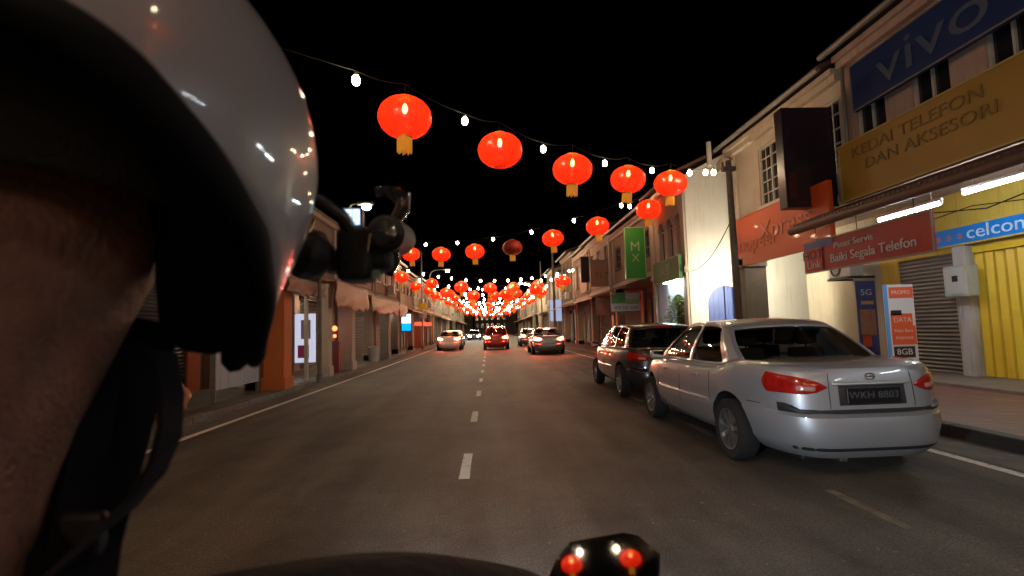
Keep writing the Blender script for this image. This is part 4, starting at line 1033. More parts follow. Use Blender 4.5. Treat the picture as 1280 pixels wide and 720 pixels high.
t = thing('rubbish_sack', 'crumpled orange and white plastic sack at the left kerb under the helmet', 'sack', (-5.35, 9.0, .12))
g = MB(); rn = random.Random(9); b_ = bmesh.new(); bmesh.ops.create_icosphere(b_, subdivisions=4, radius=1)
for v in b_.verts:
    n_ = noise.noise(v.co*2.2)*.35 + noise.noise(v.co*6)*.12; v.co *= 1+n_
    v.co = Vector((v.co.x*.27, v.co.y*.27, max(-.26, v.co.z*.33)+.26))
g.merge(b_, 0, Matrix.Translation((-5.35, 9.0, .118))); g.build('bag', mat('sack_orange', (.5, .2, .1), .4, var=.7, scale=2.2, bump=.3), t, smooth=True)
g = MB(); g.tube([(-5.35, 9, .62), (-5.33, 9.02, .74), (-5.27, 9.05, .82)], [.03, .02, .05], 8); g.build('knot', MATS['sack_orange'], t, smooth=True)
# blue lit sign, yellow road sign, red shop fronts
t = thing('light_box', 'glowing blue and white vertical light box on the left pavement', 'light box', (-4.95, 31.5, 1.5))
g = MB(); g.rbox(-5.3, -4.65, 31.5, 31.66, 1.45, 2.55, .02); g.build('case', dark_m, t)
g = MB(); g.box(-5.25, -4.7, 31.485, 31.498, 1.95, 2.5); g.build('white_face', emit('lb_white', (.55, .85, 1), 1.6), t)
g = MB(); g.box(-5.25, -4.7, 31.485, 31.498, 1.5, 1.948); g.build('blue_face', emit('lb_blue', (.0, .25, 1), 1.5), t)
g = MB(); g.cyl((-4.97, 31.58, .12), (-4.97, 31.58, 1.45), .04, n=10); g.build('post', steel, t)
t = pole('road_sign', 'yellow road sign on a tall thin post on the left pavement', -4.85, 38, 7.3, .06, steel, cat='road sign')
g = MB(); g.rbox(-5.1, -4.5, 37.9, 37.92, 3.0, 3.45, .004, 1); g.build('yellow_plate', mat('plate_yellow', (.6, .42, .02), .4), t)
g = MB(); g.rbox(-5.05, -4.5, 37.9, 37.92, 2.4, 2.9, .004, 1); g.build('white_plate', mat('plate_white', (.5, .45, .42), .5), t)
for k, (y, z) in enumerate(((41, 1.9), (45, 1.9))):
    t = thing('red_shop_sign', ['glowing red shop strip sign on the left, nearer of two', 'glowing red shop strip sign on the left, farther of two'][k], 'sign', (-5.6, y, z), 'red strip signs')
    g = MB(); g.rbox(-5.9, -5.0, y, y+.1, z, z+.28, .01, 1); g.build('face', emit('red_strip', (1, .07, .03), 1.6), t)
    g = MB(); g.box(-5.85, -5.35, y+.02, y+.08, .2, z-.05); g.build('drop_panel', mat('red_panel', (.4, .08, .04), .5, var=.2), t)
# right far: pale blue lit shop
t = thing('shop_light_panel', 'pale blue lit shop panel far along the right side', 'light panel', (4.9, 46, 1.0))
g = MB(); g.rbox(5.4, 6.45, 46, 46.1, 2.0, 3.9, .02, 1); g.build('face', emit('pale_blue_lit', (.42, .5, .75), .55), t)
g = MB(); g.box(5.35, 5.4, 46, 46.1, .15, 3.95); g.box(6.45, 6.5, 46, 46.1, .15, 3.95); g.build('frame', steel, t)
pole('tall_post', 'tall dark post on the far right pavement', 5.55, 44, 9.5, .11, pole_m)
pole('tall_post', 'slimmer dark post beside the pale blue panel on the right', 5.6, 55, 8.5, .08, pole_m)
# orange cone in front of the dark hatchback
for k, (x, y) in enumerate(((4.9, 19.5), (5.0, 24.0))):
    t = thing('traffic_cone', ['orange traffic cone at the right kerb ahead of the hatchback', 'orange traffic cone farther along the right kerb'][k], 'traffic cone', (x, y, 0), 'traffic cones')
    g = MB(); g.lathe([(.15, .03), (.03, .7), (.001, .71)], 16, Matrix.Translation((x, y, .0))); g.build('cone', mat('cone_orange', (.6, .1, .02), .5), t, smooth=True)
    g = MB(); g.rbox(x-.2, x+.2, y-.2, y+.2, .004, .034, .005, 1); g.build('base', dark_m, t)
# ---------------------------------------------------- lanterns and strings
def lantern_fabric():
    m = bpy.data.materials.new('lantern_fabric'); m.use_nodes = True; nt = m.node_tree; nt.nodes.clear()
    o = nn(nt, 'ShaderNodeOutputMaterial')
    tc = nt.nodes.new('ShaderNodeTexCoord'); n = nn(nt, 'ShaderNodeTexNoise', Scale=3., Detail=3.)
    mp = nn(nt, 'ShaderNodeMapping'); mp.inputs['Scale'].default_value = (6, 6, .4)
    nt.links.new(tc.outputs['Object'], mp.inputs[0]); nt.links.new(mp.outputs[0], n.inputs['Vector'])
    mx = nn(nt, 'ShaderNodeMix', data_type='RGBA'); mx.inputs['A'].default_value = (.62, .018, .006, 1); mx.inputs['B'].default_value = (.9, .055, .014, 1)
    nt.links.new(n.outputs['Fac'], mx.inputs['Factor'])
    gr = nn(nt, 'ShaderNodeTexGradient', gradient_type='RADIAL'); nt.links.new(tc.outputs['Object'], gr.inputs[0])
    ml = nn(nt, 'ShaderNodeMath', operation='MULTIPLY'); ml.inputs[1].default_value = 28; nt.links.new(gr.outputs['Fac'], ml.inputs[0])
    pp = nn(nt, 'ShaderNodeMath', operation='PINGPONG'); pp.inputs[1].default_value = .5; nt.links.new(ml.outputs[0], pp.inputs[0])
    rg = nn(nt, 'ShaderNodeMapRange'); rg.inputs[1].default_value = 0; rg.inputs[2].default_value = .16; rg.inputs[3].default_value = .5; rg.inputs[4].default_value = 1; nt.links.new(pp.outputs[0], rg.inputs[0])
    mb = nn(nt, 'ShaderNodeMix', data_type='RGBA', blend_type='MULTIPLY'); mb.inputs['Factor'].default_value = 1
    nt.links.new(mx.outputs['Result'], mb.inputs['A']); nt.links.new(rg.outputs[0], mb.inputs['B']); mx = mb
    d = nn(nt, 'ShaderNodeBsdfDiffuse'); tr = nn(nt, 'ShaderNodeBsdfTranslucent'); gl = nn(nt, 'ShaderNodeBsdfGlossy'); gl.inputs['Roughness'].default_value = .3
    for s_ in (d, tr): nt.links.new(mx.outputs['Result'], s_.inputs['Color'])
    m1 = nn(nt, 'ShaderNodeMixShader'); m1.inputs[0].default_value = .72
    nt.links.new(d.outputs[0], m1.inputs[1]); nt.links.new(tr.outputs[0], m1.inputs[2])
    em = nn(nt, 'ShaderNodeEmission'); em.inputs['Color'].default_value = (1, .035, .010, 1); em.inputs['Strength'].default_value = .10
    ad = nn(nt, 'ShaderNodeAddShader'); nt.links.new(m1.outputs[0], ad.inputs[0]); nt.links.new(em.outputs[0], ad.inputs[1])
    m2 = nn(nt, 'ShaderNodeMixShader'); m2.inputs[0].default_value = .04
    nt.links.new(ad.outputs[0], m2.inputs[1]); nt.links.new(gl.outputs[0], m2.inputs[2])
    tp_ = nn(nt, 'ShaderNodeBsdfTransparent'); tp_.inputs[0].default_value = (1, .35, .2, 1); m3 = nn(nt, 'ShaderNodeMixShader'); m3.inputs[0].default_value = .09
    nt.links.new(m2.outputs[0], m3.inputs[1]); nt.links.new(tp_.outputs[0], m3.inputs[2]); nt.links.new(m3.outputs[0], o.inputs[0]); return m
lan_m = lantern_fabric()
gold = mat('lantern_gold', (.62, .32, .03), .45, var=.15, scale=20); gold_e = emit('tassel_painted_glow', (.9, .36, .03), .22)  # tassels emit weakly, standing in for light from the lantern
LD = .95   # lantern diameter
def lantern_proto(n=40):
    r0 = thing('lantern', 'x', 'lantern', (0, 0, 0))
    g = MB(); prof = []
    for k in range(17):
        a = -math.pi/2*.84 + math.pi*.84*k/16; prof.append((LD/2*math.cos(a)**.9, LD*.37*math.sin(a)/math.sin(math.pi/2*.84)))
    M = Matrix()
    rings = []
    for r, z in prof: rings.append([Vector((r*(1-.018*abs(math.cos(i*math.pi/2)) if i % 2 else r and 1)*math.cos(2*math.pi*i/n) if False else r*(1-.03*(i % 2))*math.cos(2*math.pi*i/n), r*(1-.03*(i % 2))*math.sin(2*math.pi*i/n), z)) for i in range(n)])
    g.loft(rings, cap=False); g.build('shade', lan_m, r0, smooth=True)
    g = MB(); g.lathe([(.10, LD*.355), (.125, LD*.36), (.125, LD*.40), (.03, LD*.42), (.001, LD*.42)], 16); g.build('cap', gold, r0)
    g = MB(); t = LD*.37; g.lathe([(.125, -t-.04), (.125, -t+.03), (.115, -t+.03), (.115, -t-.04)], 16, closed=True); cp = g.build('tassel_ring', gold, r0)
    g = MB(); 
    for k in range(26):
        a = 2*math.pi*k/26; x, y = .118*math.cos(a), .118*math.sin(a)
        g.cyl((x, y, -t-.035), (x*1.04, y*1.04, -t-.25-.02*(k % 3)), .0165, .012, 5)
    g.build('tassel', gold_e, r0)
    g = MB(); g.lathe([(.001, -.09), (.035, -.07), (.05, -.02), (.04, .05), (.018, .09), (.001, .09)], 12, Matrix.Translation((0, 0, LD*.17))); g.build('bulb', emit('lantern_bulb', (1, .60, .3), 110), r0, smooth=True)
    g = MB(); g.cyl((0, 0, LD*.28), (0, 0, LD*.62), .007, n=5); g.build('hanger', wire_m, r0)
    return r0
proto = lantern_proto()
first = [proto]
ORD = ['first', 'second', 'third', 'fourth', 'fifth', 'sixth', 'seventh', 'eighth']
STR = ['nearest', 'second nearest', 'third nearest', 'fourth nearest']
def put_lantern(p, label, group='red lanterns strung over the street', sc=1, rz=None):
    o = first.pop() if first else copy_tree(proto)
    o.location = p; o.rotation_euler = (random.uniform(-.12, .12), random.uniform(-.12, .12), random.uniform(0, 6) if rz is None else rz)
    o.scale = (sc,)*3; o['label'] = label; o['group'] = group
    return o
bulb_mesh = {}
def light_string(label, pts, bulbs, group='light strings over the street', br=.062, rod=7):
    """pts: wire polyline, bulbs: positions hanging from it"""
    t = thing('light_string', label, 'light string', pts[0], group)
    g = MB(); g.tube(pts, .005, 5); g.build('wire', wire_m, t)
    key = br
    if key not in bulb_mesh:
        g = MB(); g.lathe([(.001, -br*1.35), (br*.6, -br*1.15), (br, -br*.3), (br*.9, br*.4), (br*.45, br*1.1), (.001, br*1.1)], 10)
        o = g.build('bulb', bulb_m, None, smooth=True); bulb_mesh[key] = o.data; bpy.data.objects.remove(o)
        g = MB(); g.lathe([(br*.42, br*1.0), (br*.45, br*2.2), (.001, br*2.25)], 8); o = g.build('socket', dark_m, None); bulb_mesh[key, 's'] = o.data; bpy.data.objects.remove(o)
    for p in bulbs:
        o = bpy.data.objects.new('bulb', bulb_mesh[key]); C.objects.link(o); o.parent = t; o.location = Vector(p) - org(t)
        s = bpy.data.objects.new('socket', bulb_mesh[key, 's']); C.objects.link(s); s.parent = o
    return t
def wire_through(a, pts, b, n=6):
    """smooth chain through lantern/bulb tops with slight sag between"""
    P = [Vector(a)] + [Vector(p) for p in pts] + [Vector(b)]; out = []
    for p, q in zip(P, P[1:]):
        for k in range(n): u = k/n; out.append(p.lerp(q, u) + Vector((0, 0, -.05*math.sin(math.pi*u))))
    return out + [P[-1]]
# first string: from the left over the helmet towards the white house (diagonal)
def dist_pos(px, py, w, D=LD):
    # distance from the apparent width
    c = Vector(((px-640)/650, (360-py)/650, -1)); k = D*650/w/ (1 + 0*c.length)
    d = C3 @ c; return Vector((0, 0, CAMZ)) + d*k
def bulbs_at(L, n=1, lift=.62, ends=None):
    out = []
    for p, q in zip(L, L[1:]):
        for k in range(n): out.append(p.lerp(q, (k+.5)/n) + Vector((0, 0, lift)))
    return out
S1 = [dist_pos(*q) for q in ((506, 147, 67), (625, 188, 56), (715.5, 212, 49.5), (785, 224.5, 43.5), (838, 229.5, 40.5))]
for i, p in enumerate(S1):
    ol = put_lantern(p, '%s red lantern from the left on the nearest string, %s' % (ORD[i], ['the biggest of all', 'without a tassel showing', 'third in size', 'slightly tilted', 'in front of the white house'][i]))
    if i == 1:
        for ch in list(ol.children):
            if ch.name.startswith('tassel'): bpy.data.objects.remove(ch)
b1 = [dist_pos(445, 100, 80), dist_pos(581, 151, 60), dist_pos(679, 186, 52), dist_pos(756, 204, 46), dist_pos(815, 213, 42), dist_pos(862, 216, 43), dist_pos(882, 215.5, 43.5), dist_pos(892, 215.5, 43.5)]
allp = []
for i in range(5): allp += [b1[i]+Vector((0, 0, .14)), S1[i]+Vector((0, 0, .62))]
allp += [b1[k]+Vector((0, 0, .14)) for k in (5, 6, 7)]
left0 = b1[0] + (b1[0]-b1[1])*1.9 + Vector((0, 0, -.1))
extra = [b1[0].lerp(left0, .55)+Vector((0, 0, -.1))]
light_string('nearest light string running from over the helmet to the white house', wire_through(left0, allp, (7.2, 16.4, 6.55)), b1+extra)
put_lantern(b1[0].lerp(left0, .28)+Vector((0, 0, -.62)), 'red lantern hidden above the helmet on the nearest string')
# second string
S2 = [dist_pos(*q) for q in ((810.5, 262, 31.5), (747, 283, 29), (691, 298, 27), (640.5, 309.5, 25), (593.5, 314.5, 24), (551.5, 318, 23), (514, 318, 22))]
for i, p in enumerate(S2):
    ol = put_lantern(p, '%s red lantern from the right on the second nearest string' % ORD[i])
    if i == 3:   # this one is burnt out
        ol['label'] = 'unlit dark red lantern, fourth from the right on the second nearest string'
        for ch in list(ol.children):
            if ch.name.startswith('bulb'): bpy.data.objects.remove(ch)
            elif ch.name.startswith('shade'):
                ch.data = ch.data.copy(); ch.data.materials[0] = mat('lantern_unlit', (.42, .03, .012), .5)
b2 = [p.lerp(q, .5)+Vector((0, 0, .52)) for p, q in zip(S2, S2[1:])] + [S2[-1]+(S2[-1]-S2[-2])*.5+Vector((0, 0, .45)), dist_pos(787, 258, 31), dist_pos(878, 238, 30)]
allp = [b2[7]+Vector((0, 0, .14)), S2[0]+Vector((0, 0, .62))]
for i in range(6): allp += [b2[i]+Vector((0, 0, .14)), S2[i+1]+Vector((0, 0, .62))]
allp += [b2[6]+Vector((0, 0, .14))]
light_string('second nearest light string sweeping right to left across the road', wire_through((6.55, 17.2, 6.0), allp, (-6.4, S2[-1].y+2, 5.8)), b2[:7]+[b2[7]])
# further strings: catenaries across, alternately slanted
rnd = random.Random(4)
far = [(31, 36, 5.6, 5.7, .95, 7), (36, 33, 5.6, 5.6, 1.3, 6), (42, 38, 5.7, 5.6, 1.0, 7), (47, 50, 5.6, 5.8, .9, 7), (54, 52, 5.8, 5.7, 1.1, 7), (60, 64, 5.7, 5.8, 1.0, 7), (68, 66, 5.8, 5.7, .9, 7), (76, 80, 5.9, 5.8, 1.0, 7), (86, 84, 6, 5.9, 1, 7), (96, 99, 6, 5.9, .9, 7), (108, 106, 6, 6, .9, 7), (122, 125, 6, 6, .9, 6)]
for i, (ya, yb, za, zb, sag, n) in enumerate(far):
    A = Vector((-6.15, ya, za)); B = Vector((6.45, yb, zb))
    cat = lambda u: A.lerp(B, u) + Vector((0, 0, -sag*4*u*(1-u)))
    lab = '%s red lantern from the left on the third nearest string' if i == 0 else ('%s red lantern from the left on the fourth nearest string' if i == 1 else None)
    off = rnd.uniform(-.02, .02)
    bl = []
    for k in range(n):
        u = (k+.5)/n*.94+.03+off + rnd.uniform(-.012, .012)
        put_lantern(cat(u)+Vector((0, 0, -.62)), (lab % ORD[k]) if lab else 'small red lantern among the crowded far strings down the street', sc=rnd.uniform(.8, .95)*(1 if i < 4 else .82))
    m = n*(2 if i < 5 else 3)
    for k in range(m):
        u = (k+.25)/m*.97+.015+rnd.uniform(-.006, .006); bl.append(cat(u)+Vector((0, 0, -.14)))
    light_string('third nearest light string across the road' if i == 0 else 'fourth nearest light string across the road' if i == 1 else 'light string among the crowded far ones down the street', [cat(k/24) for k in range(25)], bl, br=.062 if i < 3 else .09)
# strings behind the rider (seen in the mirror and in the paint reflections)
for i, (ya, yb) in enumerate(((3.5, -1.5), (-6, -9.5), (-15, -13), (-23, -26))):
    A = Vector((-6.1, ya, 6.1)); B = Vector((7.4, yb, 6.6)); cat = lambda u: A.lerp(B, u) + Vector((0, 0, -.9*4*u*(1-u)))
    for k in range(5): put_lantern(cat((k+.5)/5)+Vector((0, 0, -.62)), '%s red lantern from the left on the %s string behind the rider' % (ORD[k], ['first', 'second', 'third', 'fourth'][i]), group='red lanterns behind the rider')
    light_string('%s light string behind the rider' % ['first', 'second', 'third', 'fourth'][i], [cat(k/24) for k in range(25)], [cat((k+.0)/8+.03)+Vector((0, 0, -.14)) for k in range(8)], group='light strings behind the rider')

# ------------------------------------------------------------- street lamps
lamp_m = emit('street_lamp_glow', (1, .86, .52), 90)
def street_lamp(x, y, h, arm, label, power, color=(1, .74, .47), m=lamp_m):
    t = thing('street_lamp', label, 'street lamp', (x, y, .1), 'street lamps')
    g = MB(); g.cyl((x, y, .1), (x, y, h-.4), .08, .055, 12); g.tube([(x, y, h-.45), (x+arm*.1, y, h-.1), (x+arm*.4, y, h+.1), (x+arm, y, h+.12)], .035, 8); g.build('post', steel, t, smooth=True)
    g = MB(); s = 1 if arm > 0 else -1; g.rbox(min(x+arm-s*.1, x+arm+s*.6), max(x+arm-s*.1, x+arm+s*.6), y-.14, y+.14, h+.06, h+.18, .04); hd = g.build('head', steel, t, smooth=True)
    g = MB(); g.lathe([(.001, -.16), (.1, -.14), (.18, -.06), (.19, 0), (.15, .055), (.001, .055)], 16, Matrix.Translation((x+arm+s*.3, y, h+.0))); g.build('lens', m, hd, smooth=True)
    if power:
        l = bpy.data.lights.new('lamp_light', 'SPOT'); l.energy = power; l.color = color; l.spot_size = R(150); l.spot_blend = .6; l.shadow_soft_size = .14
        lo = bpy.data.objects.new('lamp_light', l); C.objects.link(lo); lo.parent = t; lo.location = Vector((x+arm+s*.3, y, h-.12)) - org(t)
pl = atY(458, 258, 22)
street_lamp(-5.9, 22, pl.z, pl.x+5.9-.3, 'lit street lamp over the left kerb, seen just right of the helmet', 900)
street_lamp(-5.9, -3.5, 7, 1.4, 'unseen added street lamp over the left kerb behind the rider', 1300)  # unseen lamp behind the camera, added to light the foreground road
street_lamp(-5.6, 50, 7.2, 1.4, 'street lamp far along the left side', 170)
street_lamp(5.8, 66, 7.2, -1.4, 'street lamp far along the right side', 200)
street_lamp(-5.6, 92, 7.2, 2.4, 'bright cold street lamp at the far end of the street', 350, m=emit('cold_lamp_glow', (.9, .95, 1), 260))
street_lamp(6.4, -14, 7.5, -1.2, 'unseen added street lamp over the right kerb behind the rider', 900, (1, .72, .5))  # another lamp out of view, put behind the camera for its light

# ---------------------------------------------------------------- world
wd = bpy.data.worlds.new('World'); S.world = wd; wd.use_nodes = True; nt = wd.node_tree
sky = nt.nodes.new('ShaderNodeTexSky'); sky.sky_type = 'NISHITA'; sky.sun_disc = False; sky.sun_elevation = R(-8); sky.sun_rotation = R(200)
bg = nt.nodes['Background']; nt.links.new(sky.outputs[0], bg.inputs[0]); bg.inputs[1].default_value = .05
sl = bpy.data.lights.new('fill_sun', 'SUN'); sl.energy = .05; sl.angle = R(3); sl.color = (1, .74, .6)  # weak warm sun lamp added as general fill
so = bpy.data.objects.new('fill_sun', sl); C.objects.link(so); so.rotation_euler = (R(48), 0, R(-28))
S.view_settings.view_transform = 'Standard'; S.view_settings.look = 'None'; S.view_settings.exposure = .5; S.view_settings.gamma = 1
S.render.engine = 'CYCLES'
cy = S.cycles; cy.use_denoising = True; cy.max_bounces = 6; cy.diffuse_bounces = 3; cy.glossy_bounces = 4; cy.transmission_bounces = 4; cy.transparent_max_bounces = 12
cy.sample_clamp_indirect = 4; cy.sample_clamp_direct = 0; cy.use_light_tree = True; cy.caustics_reflective = False; cy.caustics_refractive = False
try: cy.denoiser = 'OPENIMAGEDENOISE'
except Exception: pass
# ------------------------------------------------------ helmet and rider
Z = CAMZ
HC = Vector((-.250, .350, Z+.125))
def hsurf(th, dz, k=1.):
    """th: azimuth from front (+y) clockwise to right (+x); dz: height relative to HC; k scale"""
    a, b, c = .135*k, .165*k, .150*k
    if dz >= 0: f = .93*math.sqrt(max(0, 1-(dz/c)**2.0))
    else: f = interp([(-.16, .60), (-.13, .65), (-.09, .745), (-.06, .83), (-.035, .895), (0, .93)], dz)
    if th > math.pi*.5 and dz < .1: f += .035*min(1, (abs(th)-math.pi*.5)/.8)*(1-max(0, dz)/.1)
    ex = 2/2.15
    sx, cy_ = math.sin(th), math.cos(th)
    x = a*f*(abs(sx)**ex)*(1 if sx >= 0 else -1); y = b*f*(abs(cy_)**ex)*(1 if cy_ >= 0 else -1)
    return HC + Vector((x, y, dz))
RIM = [(0, .075), (22, .06), (32, -.07), (42, -.138), (58, -.140), (70, -.117), (85, -.09), (97, -.067), (110, -.05), (119, -.037), (136, -.004), (150, .014), (165, .02), (180, .02)]
def rimz(thd):
    return sum(interp(RIM, abs((thd+q+180) % 360 - 180)) for q in (-9, -6, -3, 0, 3, 6, 9))/7
hel = thing('helmet', 'glossy grey open-face motorcycle helmet with a thick black rim on the rider in the foreground', 'helmet', HC)
shell_m = mat('helmet_grey_gloss', (.29, .28, .285), .38, coat=.6, var=.05, scale=9)
black_pad = mat('helmet_black_liner', (.003, .003, .005), .95, spec=.15, var=.3, scale=30, bump=.3)
rim_rub = mat('helmet_rim_rubber', (.003, .003, .004), .8, spec=.2, var=.2, scale=30)
NT = 144
g = MB(); top = .150
rings = []
for j in range(21):
    v = j/20; ring = []
    for i in range(NT):
        th = 360*i/NT; z0 = rimz(th); e = 1-(1-v)**1.6
        ring.append(hsurf(R(th), z0+(top*.999-z0)*e))
    rings.append(ring)
g.loft(rings, cap=False); g.face([v for v in g.bm.verts][-NT:]) if False else None
g.build('shell', shell_m, hel, smooth=2, solid=.006)
rimp = [hsurf(R(360*i/NT), rimz(360*i/NT)) for i in range(NT)]
g = MB(); rr = []
for i in range(NT+1):
    p = rimp[i % NT]; q = rimp[(i+1) % NT]; o = rimp[(i-1) % NT]; d = (q-o).normalized(); out = (p-HC); out.z = 0; out.normalize(); n_ = d.cross(out).normalized(); out = n_.cross(d).normalized()
    rr.append([p + (out*math.cos(t)*.0065 - out*.003 + n_*math.sin(t)*.011) for t in [2*math.pi*k/10 for k in range(10)]])
g.loft(rr, cap=False); g.build('rim', rim_rub, hel, smooth=2, weld=.0001)
# liner: thick ring from the rim inwards and up
g = MB(); rings = []
def inner(i, k, dz): 
    return hsurf(R(360*i/NT), dz, k)
for (k, up) in ((.955, .02), (.955, -.006), (.90, -.012), (.82, -.013), (.74, -.006), (.70, .012), (.68, .06)):
    rings.append([inner(i, k, rimz(360*i/NT)+up) for i in range(NT)])
g.loft(rings, cap=False); g.build('liner', black_pad, hel, smooth=2)
g = MB()   # cheek pad on the right, hanging just under the rim
rings = []
for j in range(33):
    th = 28 + (172-28)*j/32; sw = math.sin(math.pi*j/32)**.35
    c0 = hsurf(R(th), sum(rimz(th+q_) for q_ in (-16, -12, -8, -4, 0, 4, 8, 12, 16))/9+.012+.02*max(0, (th-120)/50), .61)
    out = (c0-HC); out.z = 0; out.normalize()
    rings.append([c0 + out*math.cos(t)*.036*sw + Vector((0, 0, 1))*math.sin(t)*.026*sw for t in [2*math.pi*q/12 for q in range(12)]])
g.loft(rings); g.build('cheek_pad', black_pad, hel, smooth=2)
# strap
g = MB()
def hp(px, py, Y): return atY(px, py, Y)
g.band([hp(205, 440, .345), hp(214, 490, .34), hp(212, 540, .33), hp(196, 585, .32), hp(165, 628, .31), hp(128, 660, .30), hp(96, 690, .29), hp(40, 740, .28)], (0, 1, .2), .020, .0035)
g.band([hp(120, 400, .36), hp(128, 470, .35), hp(112, 560, .335), hp(96, 640, .315), hp(88, 690, .30), hp(82, 760, .29)], (.3, 1, .1), .022, .0035)
g.band([hp(185, 400, .38), hp(160, 470, .37), hp(138, 550, .35), hp(112, 630, .325), hp(92, 690, .30), hp(80, 760, .29)], (.8, .6, .1), .042, .004)
g.build('chin_strap', mat('strap_webbing', (.005, .005, .008), .9, spec=.2), hel)
g = MB(); q = hp(104, 668, .305); g.rbox(q.x-.012, q.x+.012, q.y-.004, q.y+.004, q.z-.012, q.z+.012, .003); g.build('buckle', dark_m, hel)

# action camera bracket on the helmet's front edge
gad = thing('action_camera', 'black action camera with a small lit screen clamped to the front of the helmet', 'camera', hp(430, 300, .56))
gl_black = mat('gloss_black', (.012, .012, .014), .16, coat=1)
rough_black = mat('rough_black', (.005, .005, .006), .5, var=.4, scale=40, bump=.3)
def prism_px(g, poly, Y0, Y1, mi=0, shrink=1.0):
    """extruded polygon at real distance Y0..Y1"""
    f = [atY(x, y, Y0) for x, y in poly]; b = [p + Vector((0, Y1-Y0, 0)) for p in f]
    g.loft([f, b], mi)
g = MB()
g.tube([hp(372, 238, .50), hp(398, 250, .52), hp(428, 272, .54), hp(440, 292, .55)], [.008, .009, .008, .009], 10)
g.cyl(hp(372, 236, .495), hp(352, 330, .50), .008, .013, 12); g.build('clamp_arm', gl_black, gad, smooth=True)
g = MB(); a = hp(418, 282, .54); b = hp(463, 350, .54)
g.rbox(a.x, b.x, .54, .585, b.z, a.z, .008, 3); body = g.build('body', rough_black, gad, smooth=True)
g = MB(); a = hp(424.5, 262, .545); b = hp(449.5, 280.5, .545)
g.rbox(a.x-.0025, b.x+.0025, .546, .556, b.z-.002, a.z+.0025, .0015, 2); sc = g.build('screen_case', mat('screen_case_blue', (.01, .03, .2), .3), gad)
g = MB(); g.box(a.x, b.x, .5445, .5458, b.z, a.z); g.build('screen', emit('screen_glow', (.66, .86, 1), 1.1), sc)
g = MB()
for k in range(5):
    x = a.x + (b.x-a.x)*(k+.6)/5.6; g.box(x, x+.0007, .5438, .5444, b.z+.001, a.z-.002+(.001 if k % 2 else -.002))
g.build('screen_marks', dark_m, sc)
g = MB(); c0 = hp(482, 292, .545); c1 = c0 + Vector((.004, .06, .004))
g.cyl(c0, c1, .020, .019, 28); g.cyl(c0 - Vector((0, .006, 0)), c0, .016, .018, 28); g.build('lens_barrel', rough_black, gad, smooth=True)
g = MB(); g.lathe([(.001, 0), (.012, 0), (.013, .002), (.001, .003)], 24, Matrix.Translation(c0 - Vector((0, .007, 0))) @ Matrix.Rotation(R(90), 4, 'X')); g.build('lens_glass', gl_black, gad, smooth=True)
g = MB(); g.tube([hp(492, 236, .56), hp(505, 245, .56), hp(503, 262, .56), hp(494, 276, .56), hp(491, 300, .565), hp(492, 326, .57), hp(486, 344, .575)], [.004, .008, .008, .006, .006, .008, .005], 10)
g.tube([hp(470, 240, .57), hp(486, 238, .57), hp(498, 250, .57)], [.006, .007, .005], 8)
g.build('side_clip', gl_black, gad, smooth=True)
g = MB()
bb = bmesh.new(); bmesh.ops.create_icosphere(bb, subdivisions=4, radius=1)
for v in bb.verts: v.co *= 1 + .12*noise.noise(v.co*2.5)
g.merge(bb, 0, Matrix.Translation(hp(386, 318, .55)) @ Matrix.Diagonal((.026, .03, .027, 1)))
g.build('mount_knob', rough_black, gad, smooth=True)
g = MB(); g.rbox(hp(395, 0, .55).x, hp(486, 0, .55).x, .55, .59, hp(0, 348, .55).z-.001, hp(0, 318, .55).z, .008, 3); g.build('base_plate', rough_black, gad, smooth=True)
g = MB(); g.tube([hp(393, 272, .538), hp(386, 292, .532), hp(378, 312, .528)], .0016, 6); g.tube([hp(463, 292, .536), hp(461, 302, .536), hp(459, 316, .536)], .0013, 6)
g.build('brass_glint', mat('brass', (.7, .5, .2), .2, metal=1), gad)  # thin brass tubes drawn in as gold glints on the mount
g = MB(); q = hp(470, 342, .54); g.cyl(q, q+Vector((0, .01, 0)), .0045, n=14); g.build('indicator', mat('indicator_teal', (.2, .35, .28), .2, coat=.6), gad)

# ---- rider
def skin_body(name, verts, edges, m, parent, sub=2, root=0):
    me = bpy.data.meshes.new(name); me.from_pydata([Vector(v[:3]) - org(parent) for v in verts], edges, []); 
    o = bpy.data.objects.new(name, me); C.objects.link(o); o.parent = parent; ORG[o.name] = org(parent)
    md = o.modifiers.new('skin', 'SKIN'); md.use_smooth_shade = True
    for i, v in enumerate(verts):
        sv = me.skin_vertices[0].data[i]; r = v[3]; sv.radius = (r, r) if not isinstance(r, tuple) else r; sv.use_root = (i == root)
    s_ = o.modifiers.new('sub', 'SUBSURF'); s_.levels = sub; s_.render_levels = sub
    dg = bpy.context.evaluated_depsgraph_get(); me2 = bpy.data.meshes.new_from_object(o.evaluated_get(dg)); o.modifiers.clear(); o.data = me2
    me2.materials.clear(); me2.materials.append(m)
    for p in me2.polygons: p.use_smooth = True
    return o
rid = thing('person', 'rider in a dark jacket with a bare neck, close on the left', 'person', (-.27, .1, .1))
skin_m = mat('skin', (.21, .09, .055), .55, var=.4, scale=26, bump=.4)
V = []; E = []
def add(v, p=None):
    V.append(v); 
    if p is not None: E.append((p, len(V)-1))
    return len(V)-1
pel = add((-.27, .02, .80, .13)); sp = add((-.27, .08, .98, .125), pel); ch = add((-.27, .19, 1.13, .135), sp); nb = add((-.300, .262, 1.265, .058), ch)
nk = add((-.291, .290, 1.36, .054), nb); hb_ = add((-.294, .308, 1.46, .056), nk); hd = add((-.272, .340, 1.545, .080), hb_); ht = add((-.264, .35, 1.62, .070), hd)
jaw = add((-.305, .380, 1.480, .042), hb_)
hands = []
